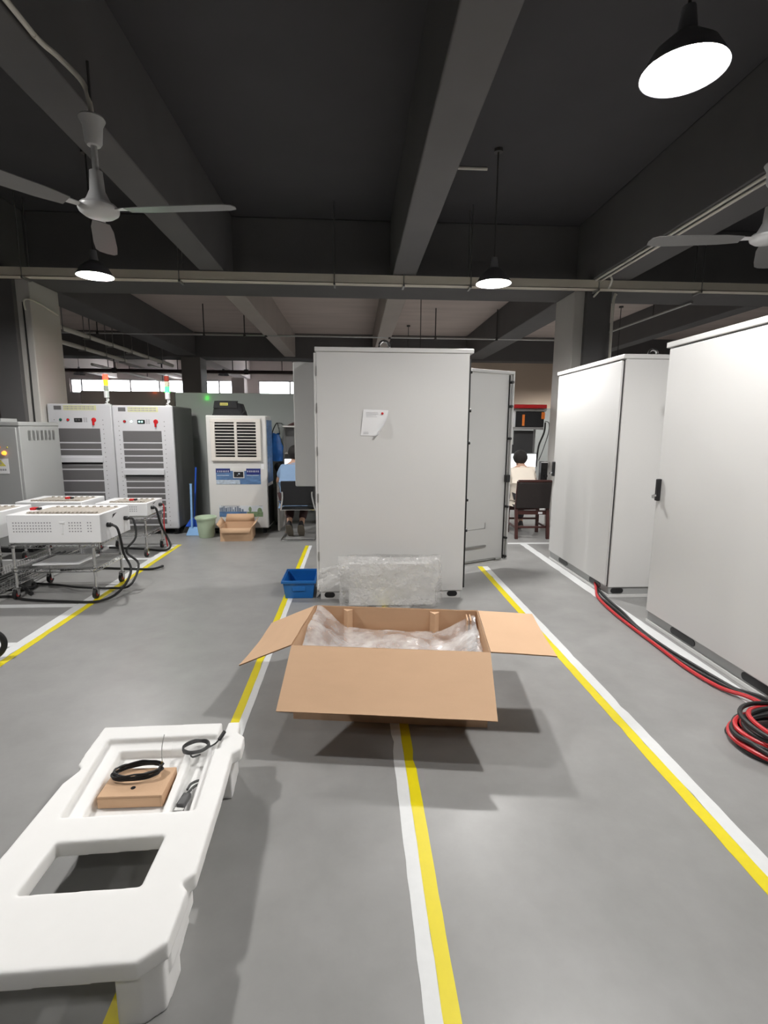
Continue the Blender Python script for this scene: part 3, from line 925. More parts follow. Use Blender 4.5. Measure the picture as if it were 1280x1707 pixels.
# blue storage bin
t = thing('storage_bin', 'blue plastic storage bin on the yellow line by the tall open cabinet', 'bin', (-0.52, 4.72, 0))
def bin_outline(dx, dy, z, y0=0):
    return [(-dx, -dy, z), (dx, -dy, z), (dx, dy, z), (-dx, dy, z)]
g = G()
a, b, c, d = bin_outline(0.125, 0.175, 0), bin_outline(0.147, 0.198, 0.17), bin_outline(0.139, 0.190, 0.17), bin_outline(0.118, 0.168, 0.008)
g.add(a + b + c + d, [(3, 2, 1, 0)] + [(i + 4 * k, (i + 1) % 4 + 4 * k, (i + 1) % 4 + 4 * k + 4, i + 4 * k + 4) for k in range(3) for i in range(4)] + [(12, 13, 14, 15)])
g.build('bin_body', M_blue, t, bevel=0.004)
g = G()
g.box(-0.158, 0.158, -0.209, -0.199, 0.150, 0.176).box(-0.158, 0.158, 0.199, 0.209, 0.150, 0.176).box(-0.158, -0.148, -0.1985, 0.1985, 0.150, 0.176).box(0.148, 0.158, -0.1985, 0.1985, 0.150, 0.176)
g.build('rim', M_blue, t, bevel=0.003)
G().box(-0.06, 0.06, -0.193, -0.183, 0.075, 0.115).build('label_holder', M_blue, t, bevel=0.003)

# ------------------------------------------------------------------ white foam packing block with its fittings
def baked(obj):
    dg = bpy.context.evaluated_depsgraph_get()
    me = bpy.data.meshes.new_from_object(obj.evaluated_get(dg))
    obj.modifiers.clear()
    obj.data = me
    return obj


FZ = 0.22
outline = [(-1.128, 2.17), (-0.53, 2.184), (-0.52, 2.10), (-0.487, 2.07), (-0.484, 1.985), (-0.515, 1.955), (-0.500, 1.73), (-0.486, 1.375), (-0.517, 1.345), (-0.492, 1.318), (-0.495, 1.165), (-0.556, 1.115),
           (-1.03, 1.10), (-1.10, 1.16), (-1.10, 1.32), (-1.085, 1.345), (-1.112, 1.375), (-1.11, 1.80), (-1.09, 1.86), (-1.085, 1.885), (-1.108, 1.91), (-1.118, 1.985)]
fb = G().prism(outline, 0.165, FZ).build('foam_block', M_foam)
fb['category'] = 'foam packing'
cut = G()
cut.prism([(-1.068, 2.075), (-0.603, 2.09), (-0.570, 1.64), (-1.02, 1.625)], 0.192, 0.3)
cut2 = G().prism([(-1.00, 2.03), (-0.725, 2.035), (-0.695, 1.66), (-0.965, 1.655)], 0.152, 0.29)
cut3 = G().prism([(-0.695, 2.04), (-0.632, 2.04), (-0.600, 1.66), (-0.668, 1.655)], 0.152, 0.28)
cut4 = G().prism([(-0.972, 1.512), (-0.632, 1.528), (-0.634, 1.338), (-0.978, 1.326)], 0.0, 0.31)
cut5 = G().prism([(-0.585, 2.21), (-0.575, 1.99), (-0.605, 1.99), (-0.61, 2.21)], 0.175, 0.27)
legs = [G().prism([(-1.085, 2.15), (-0.56, 2.15), (-0.525, 1.62), (-1.06, 1.61)], 0.115, 0.18), G().prism([(-0.60, 2.14), (-0.535, 2.14), (-0.523, 1.965), (-0.575, 1.965)], 0.0, 0.16),
        G().prism([(-0.60, 1.42), (-0.53, 1.42), (-0.52, 1.245), (-0.60, 1.245)], 0.0, 0.16),
        G().prism([(-0.625, 1.27), (-0.505, 1.27), (-0.51, 1.17), (-0.56, 1.135), (-0.625, 1.135)], 0.0, 0.16),
        G().prism([(-1.10, 2.13), (-1.02, 2.13), (-1.02, 1.98), (-1.10, 1.98)], 0.0, 0.16),
        G().prism([(-1.09, 1.42), (-1.01, 1.42), (-1.01, 1.14), (-1.09, 1.14)], 0.0, 0.16),
        G().prism([(-0.505, 1.40), (-0.60, 1.40), (-0.60, 1.20), (-0.503, 1.20)], 0.09, 0.17)]
for g in legs:
    o = g.build('tmp', M_foam)
    m = fb.modifiers.new('u', 'BOOLEAN'); m.operation = 'UNION'; m.solver = 'EXACT'; m.object = o
    baked(fb)
    bpy.data.objects.remove(o)
for g in (cut, cut2, cut3, cut4, cut5):
    o = g.build('tmp', M_foam)
    m = fb.modifiers.new('d', 'BOOLEAN'); m.operation = 'DIFFERENCE'; m.solver = 'EXACT'; m.object = o
    baked(fb)
    bpy.data.objects.remove(o)
m = fb.modifiers.new('r', 'REMESH'); m.mode = 'VOXEL'; m.voxel_size = 0.0045
m = fb.modifiers.new('s', 'SMOOTH'); m.factor = 0.5; m.iterations = 7
baked(fb)
fb.data.name = 'foam_block'
fb.data.polygons.foreach_set('use_smooth', [True] * len(fb.data.polygons))
tag(fb, 'white foam packing block with cut-out pockets lying on the floor line', 'foam packing')

t = thing('small_carton', 'small flat brown box lying in the pocket of the white foam block', 'box', (-0.838, 1.815, 0.1545), R(0))
G().box(-0.118, 0.118, -0.075, 0.085, 0, 0.048).build('box_body', M_card, t, bevel=0.002)
G().box(-0.118, 0.118, -0.0757, -0.0751, 0.040, 0.0405).box(0.110, 0.1105, -0.0757, -0.0751, 0, 0.048).build('flap_seam', M_cardd, t)
G().lathe([(0, 0.0012), (0.009, 0.001), (0.009, 0)], 14, c=(-0.005, -0.03, 0.048)).build('thumb_hole', M_black, t)

g = G()
for k in range(7):
    cx, cy = -0.855 + random.uniform(-.006, .006), 1.855 + random.uniform(-.004, .004)
    pts = []
    for i in range(18):
        a = 2 * math.pi * i / 18
        pts.append((cx + (0.088 + random.uniform(-.006, .006)) * math.cos(a) + 0.012 * math.sin(a), cy + (0.046 + random.uniform(-.004, .004)) * math.sin(a), 0.210 + 0.0035 * k + 0.016 * (math.cos(a) * 0.6 + 0.4) * 0.5 + random.uniform(-.002, .002)))
    g.tube(pts, 0.0032, 6, closed=True, smooth=3)
co = g.build('cable_coil', M_rub)
tag(co, 'coil of thin black cable lying on the small brown box', 'cable coil')
G().tube([(-0.775, 1.865, 0.222), (-0.765, 1.872, 0.235), (-0.768, 1.882, 0.232), (-0.778, 1.876, 0.222)], 0.003, 6, closed=True).cyl((-0.772, 1.872, 0.225), (-0.766, 1.876, 0.244), 0.004, n=8).build('brass_plug', M_brass, co)
tag(G().tube([(-0.776, 1.90, 0.165), (-0.786, 1.925, 0.22), (-0.793, 1.95, 0.26), (-0.786, 1.965, 0.305)], 0.0016, 6).build('wire_antenna', M_steel), 'thin bare wire sticking up behind the small black cable coil', 'wire')


def plastic_bag(name, label, cat, cx, cy, z, lx, ly, rot, hgt):
    t = thing(name, label, cat, (cx, cy, z), rot)
    def f(s):
        def q(u, v):
            x, y = (u - .5) * lx, (v - .5) * ly
            k = math.sqrt(max(0, 1 - (abs(u - .5) * 2) ** 4)) * math.sqrt(max(0, 1 - (abs(v - .5) * 2) ** 4))
            return (x + crumple((u, v, 1), 4, 0.006), y + crumple((v, u, 2), 4, 0.006), hgt * 0.5 + s * hgt * 0.5 * k + crumple((x * 30, y * 30, s), 1.5, 0.006) * k)
        return q
    G().grid(f(1), 26, 26).grid(f(-1), 26, 26).build('bag', M_pbag, t, angle=180, fix=False)
    return t


t = plastic_bag('bagged_cable', 'looped black cable in a clear bag in the corner pocket of the foam block', 'bagged cable', -0.685, 2.0, 0.196, 0.175, 0.16, R(15), 0.036)
g = G()
for k in range(3):
    g.tube([(0.01 + (0.052 + random.uniform(-.003, .003)) * math.cos(a), 0.01 + (0.040 + random.uniform(-.003, .003)) * math.sin(a), 0.014 + 0.005 * k) for a in [i * math.pi / 8 for i in range(16)]], 0.0040, 7, closed=True, smooth=3)
g.tube([(0.05, -0.015, 0.018), (0.085, 0.0, 0.022), (0.108, 0.02, 0.030)], 0.0035, 7)
g.tube([(-0.01, -0.035, 0.016), (0.0, -0.055, 0.016), (0.03, -0.05, 0.018)], 0.0035, 7)
g.build('cable', M_rub, t)
G().cyl((0.104, 0.016, 0.028), (0.128, 0.045, 0.045), 0.008, n=10).build('connector', M_rub, t)
t = plastic_bag('bagged_adapter', 'black plug adapter in a clear bag in the narrow channel of the foam block', 'bagged adapter', -0.638, 1.79, 0.155, 0.062, 0.20, R(-6), 0.030)
G().box(-0.018, 0.014, -0.075, -0.01, 0.006, 0.026).build('adapter', M_black, t, bevel=0.005)
G().tube([(-0.006, -0.01, 0.016), (0.006, 0.03, 0.018), (0.018, 0.05, 0.016), (0.010, 0.065, 0.018), (-0.012, 0.045, 0.018), (-0.012, 0.01, 0.02)], 0.005, 8).build('cord', M_rub, t)
G().box(-0.02, 0.016, -0.095, -0.078, 0.006, 0.018).build('pin_block', M_steel, t, bevel=0.003)

# ------------------------------------------------------------------ test racks with beacon lights
M_lred = glow('beacon_red', (1.0, 0.02, 0.01), 14.0, (0.6, 0.02, 0.02))
M_lyel = glow('beacon_amber', (1.0, 0.13, 0.003), 14.0, (0.7, 0.35, 0.02))
M_lgrn = glow('beacon_green', (0.005, 1.0, 0.015), 35.0, (0.05, 0.5, 0.2))
M_lredo = mk('beacon_red_off', (0.35, 0.05, 0.03), 0.3)
M_lyelo = mk('beacon_amber_off', (0.75, 0.70, 0.55), 0.3)
M_lgrno = mk('beacon_grey_off', (0.45, 0.5, 0.42), 0.3)
M_btnw = glow('button_lit', (0.8, 1.0, 0.95), 4.0)
M_led = glow('display_digit', (0.5, 0.9, 0.85), 1.2)
M_btng = mk('button_green', (0.02, 0.14, 0.10), 0.35)


def rack(name, label, x0, x1, y0, y1, h, grilles, shelf, lights, lit_button):
    w = x1 - x0
    d = y1 - y0
    t = thing(name, label, 'test rack', (x0, y0, 0), 0, 'test racks against the partition')
    G().box(0.0, w, 0.03, d, 0.085, h).build('body', M_rackg, t, bevel=0.02)
    fp = G().box(0.0, w, -0.02, 0.0285, 0.085, h).build('front_panel', M_rackw, t, bevel=0.018, seg=3)
    gx0, gx1 = 0.155 * w, 0.80 * w
    for a, b in grilles:
        G().box(gx0, gx1, -0.0225, -0.0195, a, b).build('grille', M_grille, fp)
    a, b = shelf
    G().box(gx0 - 0.01, gx1 + 0.015, -0.06, -0.0205, a, b).build('drawer_shelf', M_rackw, fp, bevel=0.004)
    G().box(gx0, gx1, -0.0225, -0.0195, a - 0.03, a - 0.002).build('dark_slot', M_black, fp)
    G().box(gx0 - 0.04, gx0 + 0.06, -0.0225, -0.0195, h - 0.085, h - 0.03).build('name_plate', M_grille, fp)
    g = G().box(gx0 + 0.09, gx1 - 0.03, -0.0225, -0.0195, h - 0.09, h - 0.022)
    for k in range(22):
        x = gx0 + 0.10 + k * (gx1 - gx0 - 0.15) / 22
        for zz in (h - 0.05, h - 0.078):
            g.box(x, x + 0.010 + 0.004 * (k % 3), -0.0232, -0.0224, zz, zz + 0.016, mi=1)
    g.build('warning_strip', [M_yelp, M_print], fp)
    zc = h - 0.225
    mats = (M_red, M_btnw) if lit_button else (M_btng, M_red)
    for x, m, nm in ((0.20 * w, mats[0], 'button'), (0.315 * w, mats[1], 'button')):
        b = G().lathe([(0, 0.018), (0.014, 0.016), (0.016, 0.0)], 18, M=Matrix.Translation((x, -0.02, zc)) @ Matrix.Rotation(math.pi / 2, 4, 'X')).build(nm, m, fp)
        G().lathe([(0.016, 0.005), (0.021, 0.004), (0.021, 0)], 18, M=Matrix.Translation((x, -0.02, zc)) @ Matrix.Rotation(math.pi / 2, 4, 'X')).build('bezel', M_chrome, b)
    ds = G().box(0.41 * w, 0.535 * w, -0.028, -0.0195, zc - 0.03, zc + 0.025).build('display', M_black, fp, bevel=0.003)
    G().box(0.43 * w, 0.46 * w, -0.029, -0.0282, zc - 0.012, zc + 0.01).box(0.475 * w, 0.505 * w, -0.029, -0.0282, zc - 0.012, zc + 0.01).build('digits', M_led if lit_button else M_grille, ds)
    g = G()
    for i in range(2):
        for j in range(3):
            g.box(0.555 * w + i * 0.03, 0.555 * w + i * 0.03 + 0.02, -0.022, -0.0195, zc - 0.03 + j * 0.022, zc - 0.014 + j * 0.022)
    g.build('keypad', M_print, fp)
    sw = G().lathe([(0, 0.012), (0.03, 0.01), (0.033, 0)], 22, M=Matrix.Translation((0.715 * w, -0.02, zc)) @ Matrix.Rotation(math.pi / 2, 4, 'X')).build('main_switch', M_red, fp)
    G().box(0.70 * w, 0.73 * w, -0.05, -0.033, zc - 0.075, zc + 0.02).build('switch_lever', M_red, sw, bevel=0.004)
    g = G()
    for x in (0.10 * w, 0.855 * w):
        for k in range(24):
            z = 0.14 + k * (h - 0.30) / 24
            g.cyl((x, -0.0225, z), (x, -0.019, z), 0.006, n=8)
    g.build('rail_holes', M_grille, fp)
    # side panel strip, feet, top pin for lifting
    G().box(w, w + 0.003, 0.06, d - 0.05, 0.3, h - 0.10).build('side_panel', M_rackg, t, bevel=0.001)
    for x in (0.06, w - 0.06):
        for y in (0.06, d - 0.08):
            G().cyl((x, y, 0.03), (x, y, 0.085), 0.035, n=14).cyl((x, y, 0), (x, y, 0.03), 0.05, n=14).build('foot', M_black, t)
    # beacon
    bx = 0.905 * w
    G().cyl((bx, 0.06, h), (bx, 0.06, h + 0.012), 0.032, n=16).cyl((bx, 0.06, h + 0.012), (bx, 0.06, h + 0.09), 0.010, n=10).tube([(bx - 0.02, 0.06, h + 0.03), (bx + 0.02, 0.06, h + 0.05), (bx + 0.02, 0.06, h + 0.075), (bx, 0.06, h + 0.085)], 0.009, 8).build('beacon_stem', M_white, t)
    bc = G().cyl((bx, 0.06, h + 0.09), (bx, 0.06, h + 0.185), 0.034, n=20).build('beacon_base', M_white, t, bevel=0.004)
    for k, m in enumerate(lights):
        z = h + 0.1855 + k * 0.075
        G().cyl((bx, 0.06, z + 0.0005), (bx, 0.06, z + 0.0745), 0.033, n=20).build('beacon_light', m, bc, bevel=0.004)
    z = h + 0.1855 + len(lights) * 0.075
    G().cyl((bx, 0.06, z), (bx, 0.06, z + 0.018), 0.034, 0.02, n=20).build('beacon_cap', M_rackw, bc)
    return t


rack('test_rack', 'pale test rack with the red beacon, beside the column', -4.34, -3.455, 7.60, 8.42, 1.87,
     [(1.335, 1.525), (1.235, 1.315), (1.145, 1.22), (0.955, 1.00), (0.79, 0.935), (0.62, 0.77), (0.46, 0.60), (0.29, 0.43)], (1.045, 1.12), [M_lgrno, M_lyel, M_lred], False)
rack('test_rack', 'pale test rack with the green beacon, beside the air cooler', -3.405, -2.575, 7.50, 8.36, 1.85,
     [(1.34, 1.495), (1.245, 1.32), (1.155, 1.225), (1.06, 1.135), (0.97, 1.04), (0.79, 0.84), (0.70, 0.77), (0.61, 0.68), (0.52, 0.59), (0.43, 0.50), (0.34, 0.41), (0.25, 0.32), (0.16, 0.23)], (0.875, 0.95), [M_lgrn, M_lyelo, M_lredo], True)

# grey cabinet at the edge of the frame
t = thing('electrical_cabinet', 'squat grey electrical cabinet with a warning sign, cut by the frame edge', 'cabinet', (-4.55, 6.4, 0))
G().box(-0.9, 0.53, 0.022, 0.85, 0.06, 1.555).build('body', M_cabd, t, bevel=0.006)
G().box(-0.905, 0.535, 0.015, 0.855, 1.556, 1.605).build('roof_cap', M_cabd, t, bevel=0.006)
dr = G().box(-0.88, 0.50, 0.0, 0.021, 0.08, 1.535).build('door', M_cabd, t, bevel=0.004)
G().box(-0.9, 0.53, 0.03, 0.84, 0.0, 0.059).build('plinth', M_black, t)
sg = G().box(0.205, 0.38, -0.003, -0.0005, 0.985, 1.165).build('warning_sign', M_paper, dr)
zt = 1.15
g = G()
g.add([(0.235, -0.0038, 1.075), (0.35, -0.0038, 1.075), (0.2925, -0.0038, 1.152)], [(0, 1, 2)])
g.build('yellow_triangle', M_yel, sg)
g = G().add([(0.299, -0.0044, 1.138), (0.279, -0.0044, 1.106), (0.291, -0.0044, 1.106), (0.284, -0.0044, 1.084), (0.308, -0.0044, 1.114), (0.294, -0.0044, 1.114)], [(0, 1, 2, 3, 4, 5)])
for k in range(5):
    g.box(0.225 + 0.026 * k, 0.245 + 0.026 * k, -0.0042, -0.0032, 1.02, 1.043)
g.build('printed_marks', M_print, sg)
M_lo = glow('lamp_orange', (1.0, 0.25, 0.03), 3.0)
G().lathe([(0, 0.025), (0.02, 0.022), (0.026, 0.0)], 18, M=Matrix.Translation((0.345, -0.001, 1.232)) @ Matrix.Rotation(math.pi / 2, 4, 'X')).build('indicator_lamp', M_lo, dr)
for x, m in ((0.30, M_orange), (0.385, M_yel)):
    G().lathe([(0, 0.01), (0.008, 0.008), (0.01, 0.0)], 12, M=Matrix.Translation((x, -0.001, 1.30)) @ Matrix.Rotation(math.pi / 2, 4, 'X')).build('pilot_lamp', m, dr)
g = G()
for k in range(7):
    g.box(0.5305, 0.534, 0.18 + k * 0.085, 0.225 + k * 0.085, 1.38, 1.50)
g.build('side_vents', M_steel, t)
tag(G().box(-4.62, -4.30, 6.55, 6.85, 1.606, 1.645).build('flat_box', M_cabd, None, bevel=0.004), 'flat grey box lying on top of the squat electrical cabinet', 'box')
t = thing('display_board', 'pale upright board behind the squat electrical cabinet at the frame edge', 'board', (-5.08, 7.3, 0))
G().box(-0.25, 0.10, 0, 0.04, 0.0, 2.02).build('board', M_white, t, bevel=0.004)
G().box(-0.25, 0.10, -0.012, -0.0005, 1.78, 1.82).build('cross_bar', M_col2, t, bevel=0.003)
# plastic hood between the cabinet and the rack
t = thing('blue_jerrycan', 'blue container on the floor between the electrical cabinet and the test racks', 'container', (-4.36, 7.35, 0))
G().box(-0.09, 0.11, -0.1, 0.1, 0, 0.56).build('can_body', M_broom, t, bevel=0.03, seg=3)
G().cyl((0.02, 0, 0.56), (0.02, 0, 0.60), 0.03, n=14).build('cap', M_black, t)

# ------------------------------------------------------------------ air cooler
M_sea = mk('sticker_sea', (0.10, 0.19, 0.36), 0.3, var=0.85, scale=9, stretch=(1, 1, 2.6))
M_navy = mk('sticker_navy', (0.02, 0.03, 0.16), 0.3, var=0.2)
M_pale = mk('sticker_pale', (0.45, 0.52, 0.60), 0.3, var=0.6, scale=22, stretch=(1, 1, 2))
M_skyl = mk('sticker_skyline', (0.16, 0.20, 0.27), 0.3, var=0.7, scale=40)
M_lawn = mk('sticker_lawn', (0.20, 0.29, 0.16), 0.3, var=0.9, scale=28)
M_sky2 = mk('sticker_haze', (0.62, 0.66, 0.70), 0.3, var=0.12, scale=8)
M_coolw = mk('cooler_white', (0.66, 0.65, 0.63), 0.38, var=0.02)
M_coolc = mk('cooler_cream', (0.70, 0.66, 0.61), 0.42, var=0.02)
t = thing('air_cooler', 'white upright air cooler with a louvred outlet and printed stickers', 'air cooler', (-1.70, 7.5, 0))
x0, x1 = -0.425, 0.42
bd = G().box(x0, x1, 0.0, 0.50, 0.085, 1.72).build('body', M_coolw, t, bevel=0.012, seg=3)
G().box(x1 + 0.0005, x1 + 0.012, 0.06, 0.45, 0.75, 1.66).build('side_filter', M_sea, t)
G().box(x1 + 0.0005, x1 + 0.012, 0.06, 0.45, 0.12, 0.70).build('side_filter', M_black, t)
for x in (x0 + 0.07, x1 - 0.07):
    for y in (0.07, 0.43):
        G().cyl((x - 0.02, y, 0.04), (x + 0.02, y, 0.04), 0.04, n=14).box(x - 0.025, x + 0.025, y - 0.03, y + 0.03, 0.05, 0.085).build('caster', M_black, t)
lv = G()
lx0, lx1, lz0, lz1 = x0 + 0.065, x1 - 0.075, 1.075, 1.675
lv.box(lx0, lx1, -0.03, -0.0005, lz0, lz0 + 0.055).box(lx0, lx1, -0.03, -0.0005, lz1 - 0.05, lz1)
for a, b in ((lx0, lx0 + 0.06), ((lx0 + lx1) / 2 - 0.018, (lx0 + lx1) / 2 + 0.018), (lx1 - 0.065, lx1)):
    lv.box(a, b, -0.03, -0.0005, lz0 + 0.055, lz1 - 0.05)
lo = lv.build('louvre_frame', M_coolc, t, bevel=0.003)
G().box(lx0 + 0.05, lx1 - 0.05, -0.004, -0.0008, lz0 + 0.05, lz1 - 0.045).build('dark_opening', M_black, lo)
for k in range(11):
    z = lz0 + 0.082 + k * 0.0435
    g = G()
    for a, b in ((lx0 + 0.06, (lx0 + lx1) / 2 - 0.018), ((lx0 + lx1) / 2 + 0.018, lx1 - 0.065)):
        g.hexa([(a, -0.026, z), (b, -0.026, z), (b, -0.006, z + 0.003), (a, -0.006, z + 0.003)], [(a, -0.026, z + 0.012), (b, -0.026, z + 0.012), (b, -0.006, z + 0.009), (a, -0.006, z + 0.009)])
    g.build('louvre', M_coolc, lo)
sx0, sx1 = x0 + 0.11, x1 - 0.095
# upper sticker: two printed halves round the control display
st = G().box(sx0, sx1, -0.002, -0.0004, 0.735, 0.965).build('printed_sticker', M_sea, bd)
G().box(sx0, sx0 + 0.205, -0.0028, -0.0021, 0.905, 0.963).box(sx1 - 0.205, sx1, -0.0028, -0.0021, 0.88, 0.963).build('dark_band', M_navy, st)
G().box(sx0, sx1 - 0.30, -0.0028, -0.0021, 0.737, 0.80).build('pale_band', M_pale, st)
g = G()
for s0 in (sx0 + 0.018, sx1 - 0.195):
    for k in range(7):
        x = s0 + k * 0.0255
        g.box(x, x + 0.018, -0.0036, -0.0029, 0.916, 0.920).box(x, x + 0.018, -0.0036, -0.0029, 0.930, 0.933).box(x + 0.006 + 0.004 * (k % 2), x + 0.010 + 0.004 * (k % 2), -0.0036, -0.0029, 0.910, 0.938)
    for k in range(9):
        g.box(s0 + k * 0.019, s0 + k * 0.019 + 0.012, -0.0036, -0.0021, 0.862, 0.869)
g.build('sticker_writing', M_paper, st)
pn = G().box(sx0 + 0.205, sx1 - 0.205, -0.006, -0.0005, 0.93, 0.985).box(sx0 + 0.245, sx1 - 0.235, -0.008, -0.0005, 0.825, 0.929).build('control_panel', M_coolw, t, bevel=0.002)
cd = G().box(sx0 + 0.258, sx1 - 0.248, -0.010, -0.0082, 0.838, 0.918).build('control_display', M_black, pn)
G().box(sx0 + 0.32, sx0 + 0.345, -0.0108, -0.0102, 0.88, 0.90).box(sx0 + 0.30, sx0 + 0.315, -0.0108, -0.0102, 0.865, 0.872).build('display_mark', M_pale, cd)
# lower sticker with a skyline and grass
st = G().box(sx0 + 0.025, sx1 + 0.015, -0.002, -0.0004, 0.255, 0.42).build('printed_sticker', M_sky2, bd)
g = G()
random.seed(3)
x = sx0 + 0.03
while x < sx0 + 0.36:
    w_ = random.uniform(0.012, 0.03)
    g.box(x, x + w_, -0.0027, -0.0021, 0.335, 0.365 + random.uniform(0, 0.05))
    x += w_ + random.uniform(0.0, 0.012)
g.build('printed_skyline', M_skyl, st)
G().box(sx0 + 0.025, sx1 - 0.22, -0.0027, -0.0021, 0.256, 0.334).build('printed_water', M_sea, st)
G().box(sx1 - 0.215, sx1 + 0.015, -0.0027, -0.0021, 0.256, 0.33).ball((sx1 - 0.17, -0.0022, 0.365), 0.022, 0.0008, 0.04).ball((sx1 - 0.03, -0.0022, 0.34), 0.035, 0.0008, 0.05).build('printed_lawn', M_lawn, st)
g = G()
for k in range(13):
    x = sx0 + 0.055 + k * 0.021
    g.box(x, x + 0.015, -0.0034, -0.0021, 0.425 - 0.016, 0.425 - 0.012).box(x, x + 0.015, -0.0034, -0.0021, 0.425 - 0.006, 0.425 - 0.002).box(x + 0.005, x + 0.009, -0.0034, -0.0021, 0.406, 0.4245)
    if k % 2:
        g.box(x, x + 0.03, -0.0034, -0.0021, 0.392, 0.396)
g.box(sx1 - 0.04, sx1 + 0.01, -0.0034, -0.0021, 0.412, 0.42)
g.build('sticker_writing', M_print, st)
G().box(x1 - 0.085, x1 - 0.045, -0.002, -0.0004, 0.955, 1.03).build('white_tag', M_paper, bd)
# bag on top of the cooler
t = thing('tool_bag', 'black tool bag with a yellow label on top of the air cooler', 'bag', (-1.83, 7.72, 1.722))
def bagsurf(u, v):
    a = 2 * math.pi * u
    hz = 0.20
    k = 1 - 0.22 * v
    if v > 0.93:
        k *= max(0.0, 1 - ((v - 0.93) / 0.07) ** 2 * 0.98)
    ex = 0.45
    cx, sx = math.cos(a), math.sin(a)
    x = 0.24 * k * math.copysign(abs(cx) ** ex, cx)
    y = 0.14 * k * math.copysign(abs(sx) ** ex, sx)
    return (x + 0.006 * noise.noise(Vector((u * 9, v * 4, 0))), y, hz * min(v, 0.97) * (1 + 0.10 * math.cos(a) * -1) + 0.0)
g = G().grid(bagsurf, 48, 16)
g.box(-0.225, 0.225, -0.12, 0.12, 0.0, 0.02)
tb = g.build('bag_body', M_fabric, t, angle=60)
G().hexa([(-0.205, -0.135, 0.10), (0.14, -0.135, 0.10), (0.14, -0.125, 0.10), (-0.205, -0.125, 0.10)], [(-0.19, -0.118, 0.205), (0.13, -0.118, 0.198), (0.12, 0.02, 0.214), (-0.18, 0.02, 0.216)]).build('bag_flap', M_fabric, t, bevel=0.012)
lb = G().hexa([(-0.105, -0.137, 0.142), (0.005, -0.137, 0.142), (0.005, -0.130, 0.142), (-0.105, -0.130, 0.142)], [(-0.105, -0.131, 0.178), (0.005, -0.131, 0.178), (0.005, -0.124, 0.178), (-0.105, -0.124, 0.178)]).build('label', M_yel, t)
g = G()
for k in range(5):
    g.box(-0.095 + k * 0.019, -0.084 + k * 0.019, -0.1385, -0.1365, 0.152, 0.166)
g.build('label_writing', M_black, lb)
G().tube([(0.17, -0.06, 0.14), (0.21, -0.07, 0.12), (0.225, -0.09, 0.06), (0.20, -0.12, 0.02)], 0.010, 8).build('strap', M_fabric, t)

# cleaning corner
t = thing('broom', 'blue broom leaning on the side of the test rack with the green beacon', 'broom', (-2.40, 7.66, 0))
G().cyl((-0.005, 0.0, 0.20), (0.02, 0.12, 0.96), 0.013, n=12).build('broom_handle', M_broom, t)
G().hexa([(-0.14, -0.05, 0.085), (0.10, -0.05, 0.085), (0.10, 0.03, 0.085), (-0.14, 0.03, 0.085)], [(-0.06, -0.03, 0.20), (0.03, -0.03, 0.22), (0.03, 0.02, 0.22), (-0.06, 0.02, 0.20)]).build('broom_head', M_broom, t, bevel=0.01)
G().hexa([(-0.17, -0.07, 0.0), (0.12, -0.07, 0.0), (0.12, 0.05, 0.0), (-0.17, 0.05, 0.0)], [(-0.135, -0.045, 0.085), (0.095, -0.045, 0.085), (0.095, 0.025, 0.085), (-0.135, 0.025, 0.085)]).build('bristles', M_rub, t)
t = thing('dustpan', 'light blue long-handled dustpan standing beside the blue broom', 'dustpan', (-2.35, 7.42, 0))
G().cyl((-0.055, 0.10, 0.06), (-0.06, 0.17, 0.72), 0.016, n=12).cyl((-0.06, 0.17, 0.72), (-0.06, 0.172, 0.735), 0.02, n=12).build('handle', M_ltblue, t)
G().hexa([(-0.10, -0.05, 0.003), (0.09, -0.05, 0.003), (0.09, 0.13, 0.003), (-0.10, 0.13, 0.003)], [(-0.10, -0.04, 0.012), (0.09, -0.04, 0.012), (0.09, 0.13, 0.10), (-0.10, 0.13, 0.10)]).build('pan', M_ltblue, t, bevel=0.004)
t = thing('waste_bin', 'pale green plastic waste bin on the floor beside the air cooler', 'waste bin', (-2.13, 7.29, 0))
G().lathe([(0, 0.0), (0.098, 0.0), (0.105, 0.02), (0.135, 0.285), (0.143, 0.287), (0.145, 0.30), (0.136, 0.302), (0.128, 0.288), (0.098, 0.03), (0, 0.022)], 36).build('bin_body', M_green, t)
G().lathe([(0.1385, 0.268), (0.148, 0.27), (0.150, 0.292), (0.1465, 0.296)], 36).build('rim', M_green, t, solid=0.003)
t = thing('small_carton', 'small open cardboard carton on the floor in front of the air cooler', 'carton', (-1.66, 7.19, 0), R(3))
wx, wy, wz, q = 0.21, 0.20, 0.185, 0.005
G().box(-wx, wx, -wy, wy, 0, q).build('bottom', M_card, t)
G().box(-wx, wx, -wy, -wy + q, q, wz).build('side_panel', M_card, t)
G().box(-wx, wx, wy - q, wy, q, wz + 0.02).build('side_panel', M_card, t)
G().box(-wx, -wx + q, -wy + q, wy - q, q, wz + 0.01).build('end_panel', M_card, t)
G().box(wx - q, wx, -wy + q, wy - q, q, wz).build('end_panel', M_card, t)
for p4, dz in (([(-wx, -wy - 0.001), (wx, -wy - 0.001)], (0, -0.05, -0.06)), ([(-wx, wy), (wx, wy)], (0, 0.03, 0.11))):
    (ax, ay), (bx_, by) = p4
    zz = wz if ay < 0 else wz + 0.02
    G().add([(ax, ay, zz), (bx_, by, zz), (bx_ - 0.02, by + dz[1], zz + dz[2]), (ax + 0.02, ay + dz[1], zz + dz[2])], [(0, 1, 2, 3)]).build('flap', M_card, t, solid=0.005)
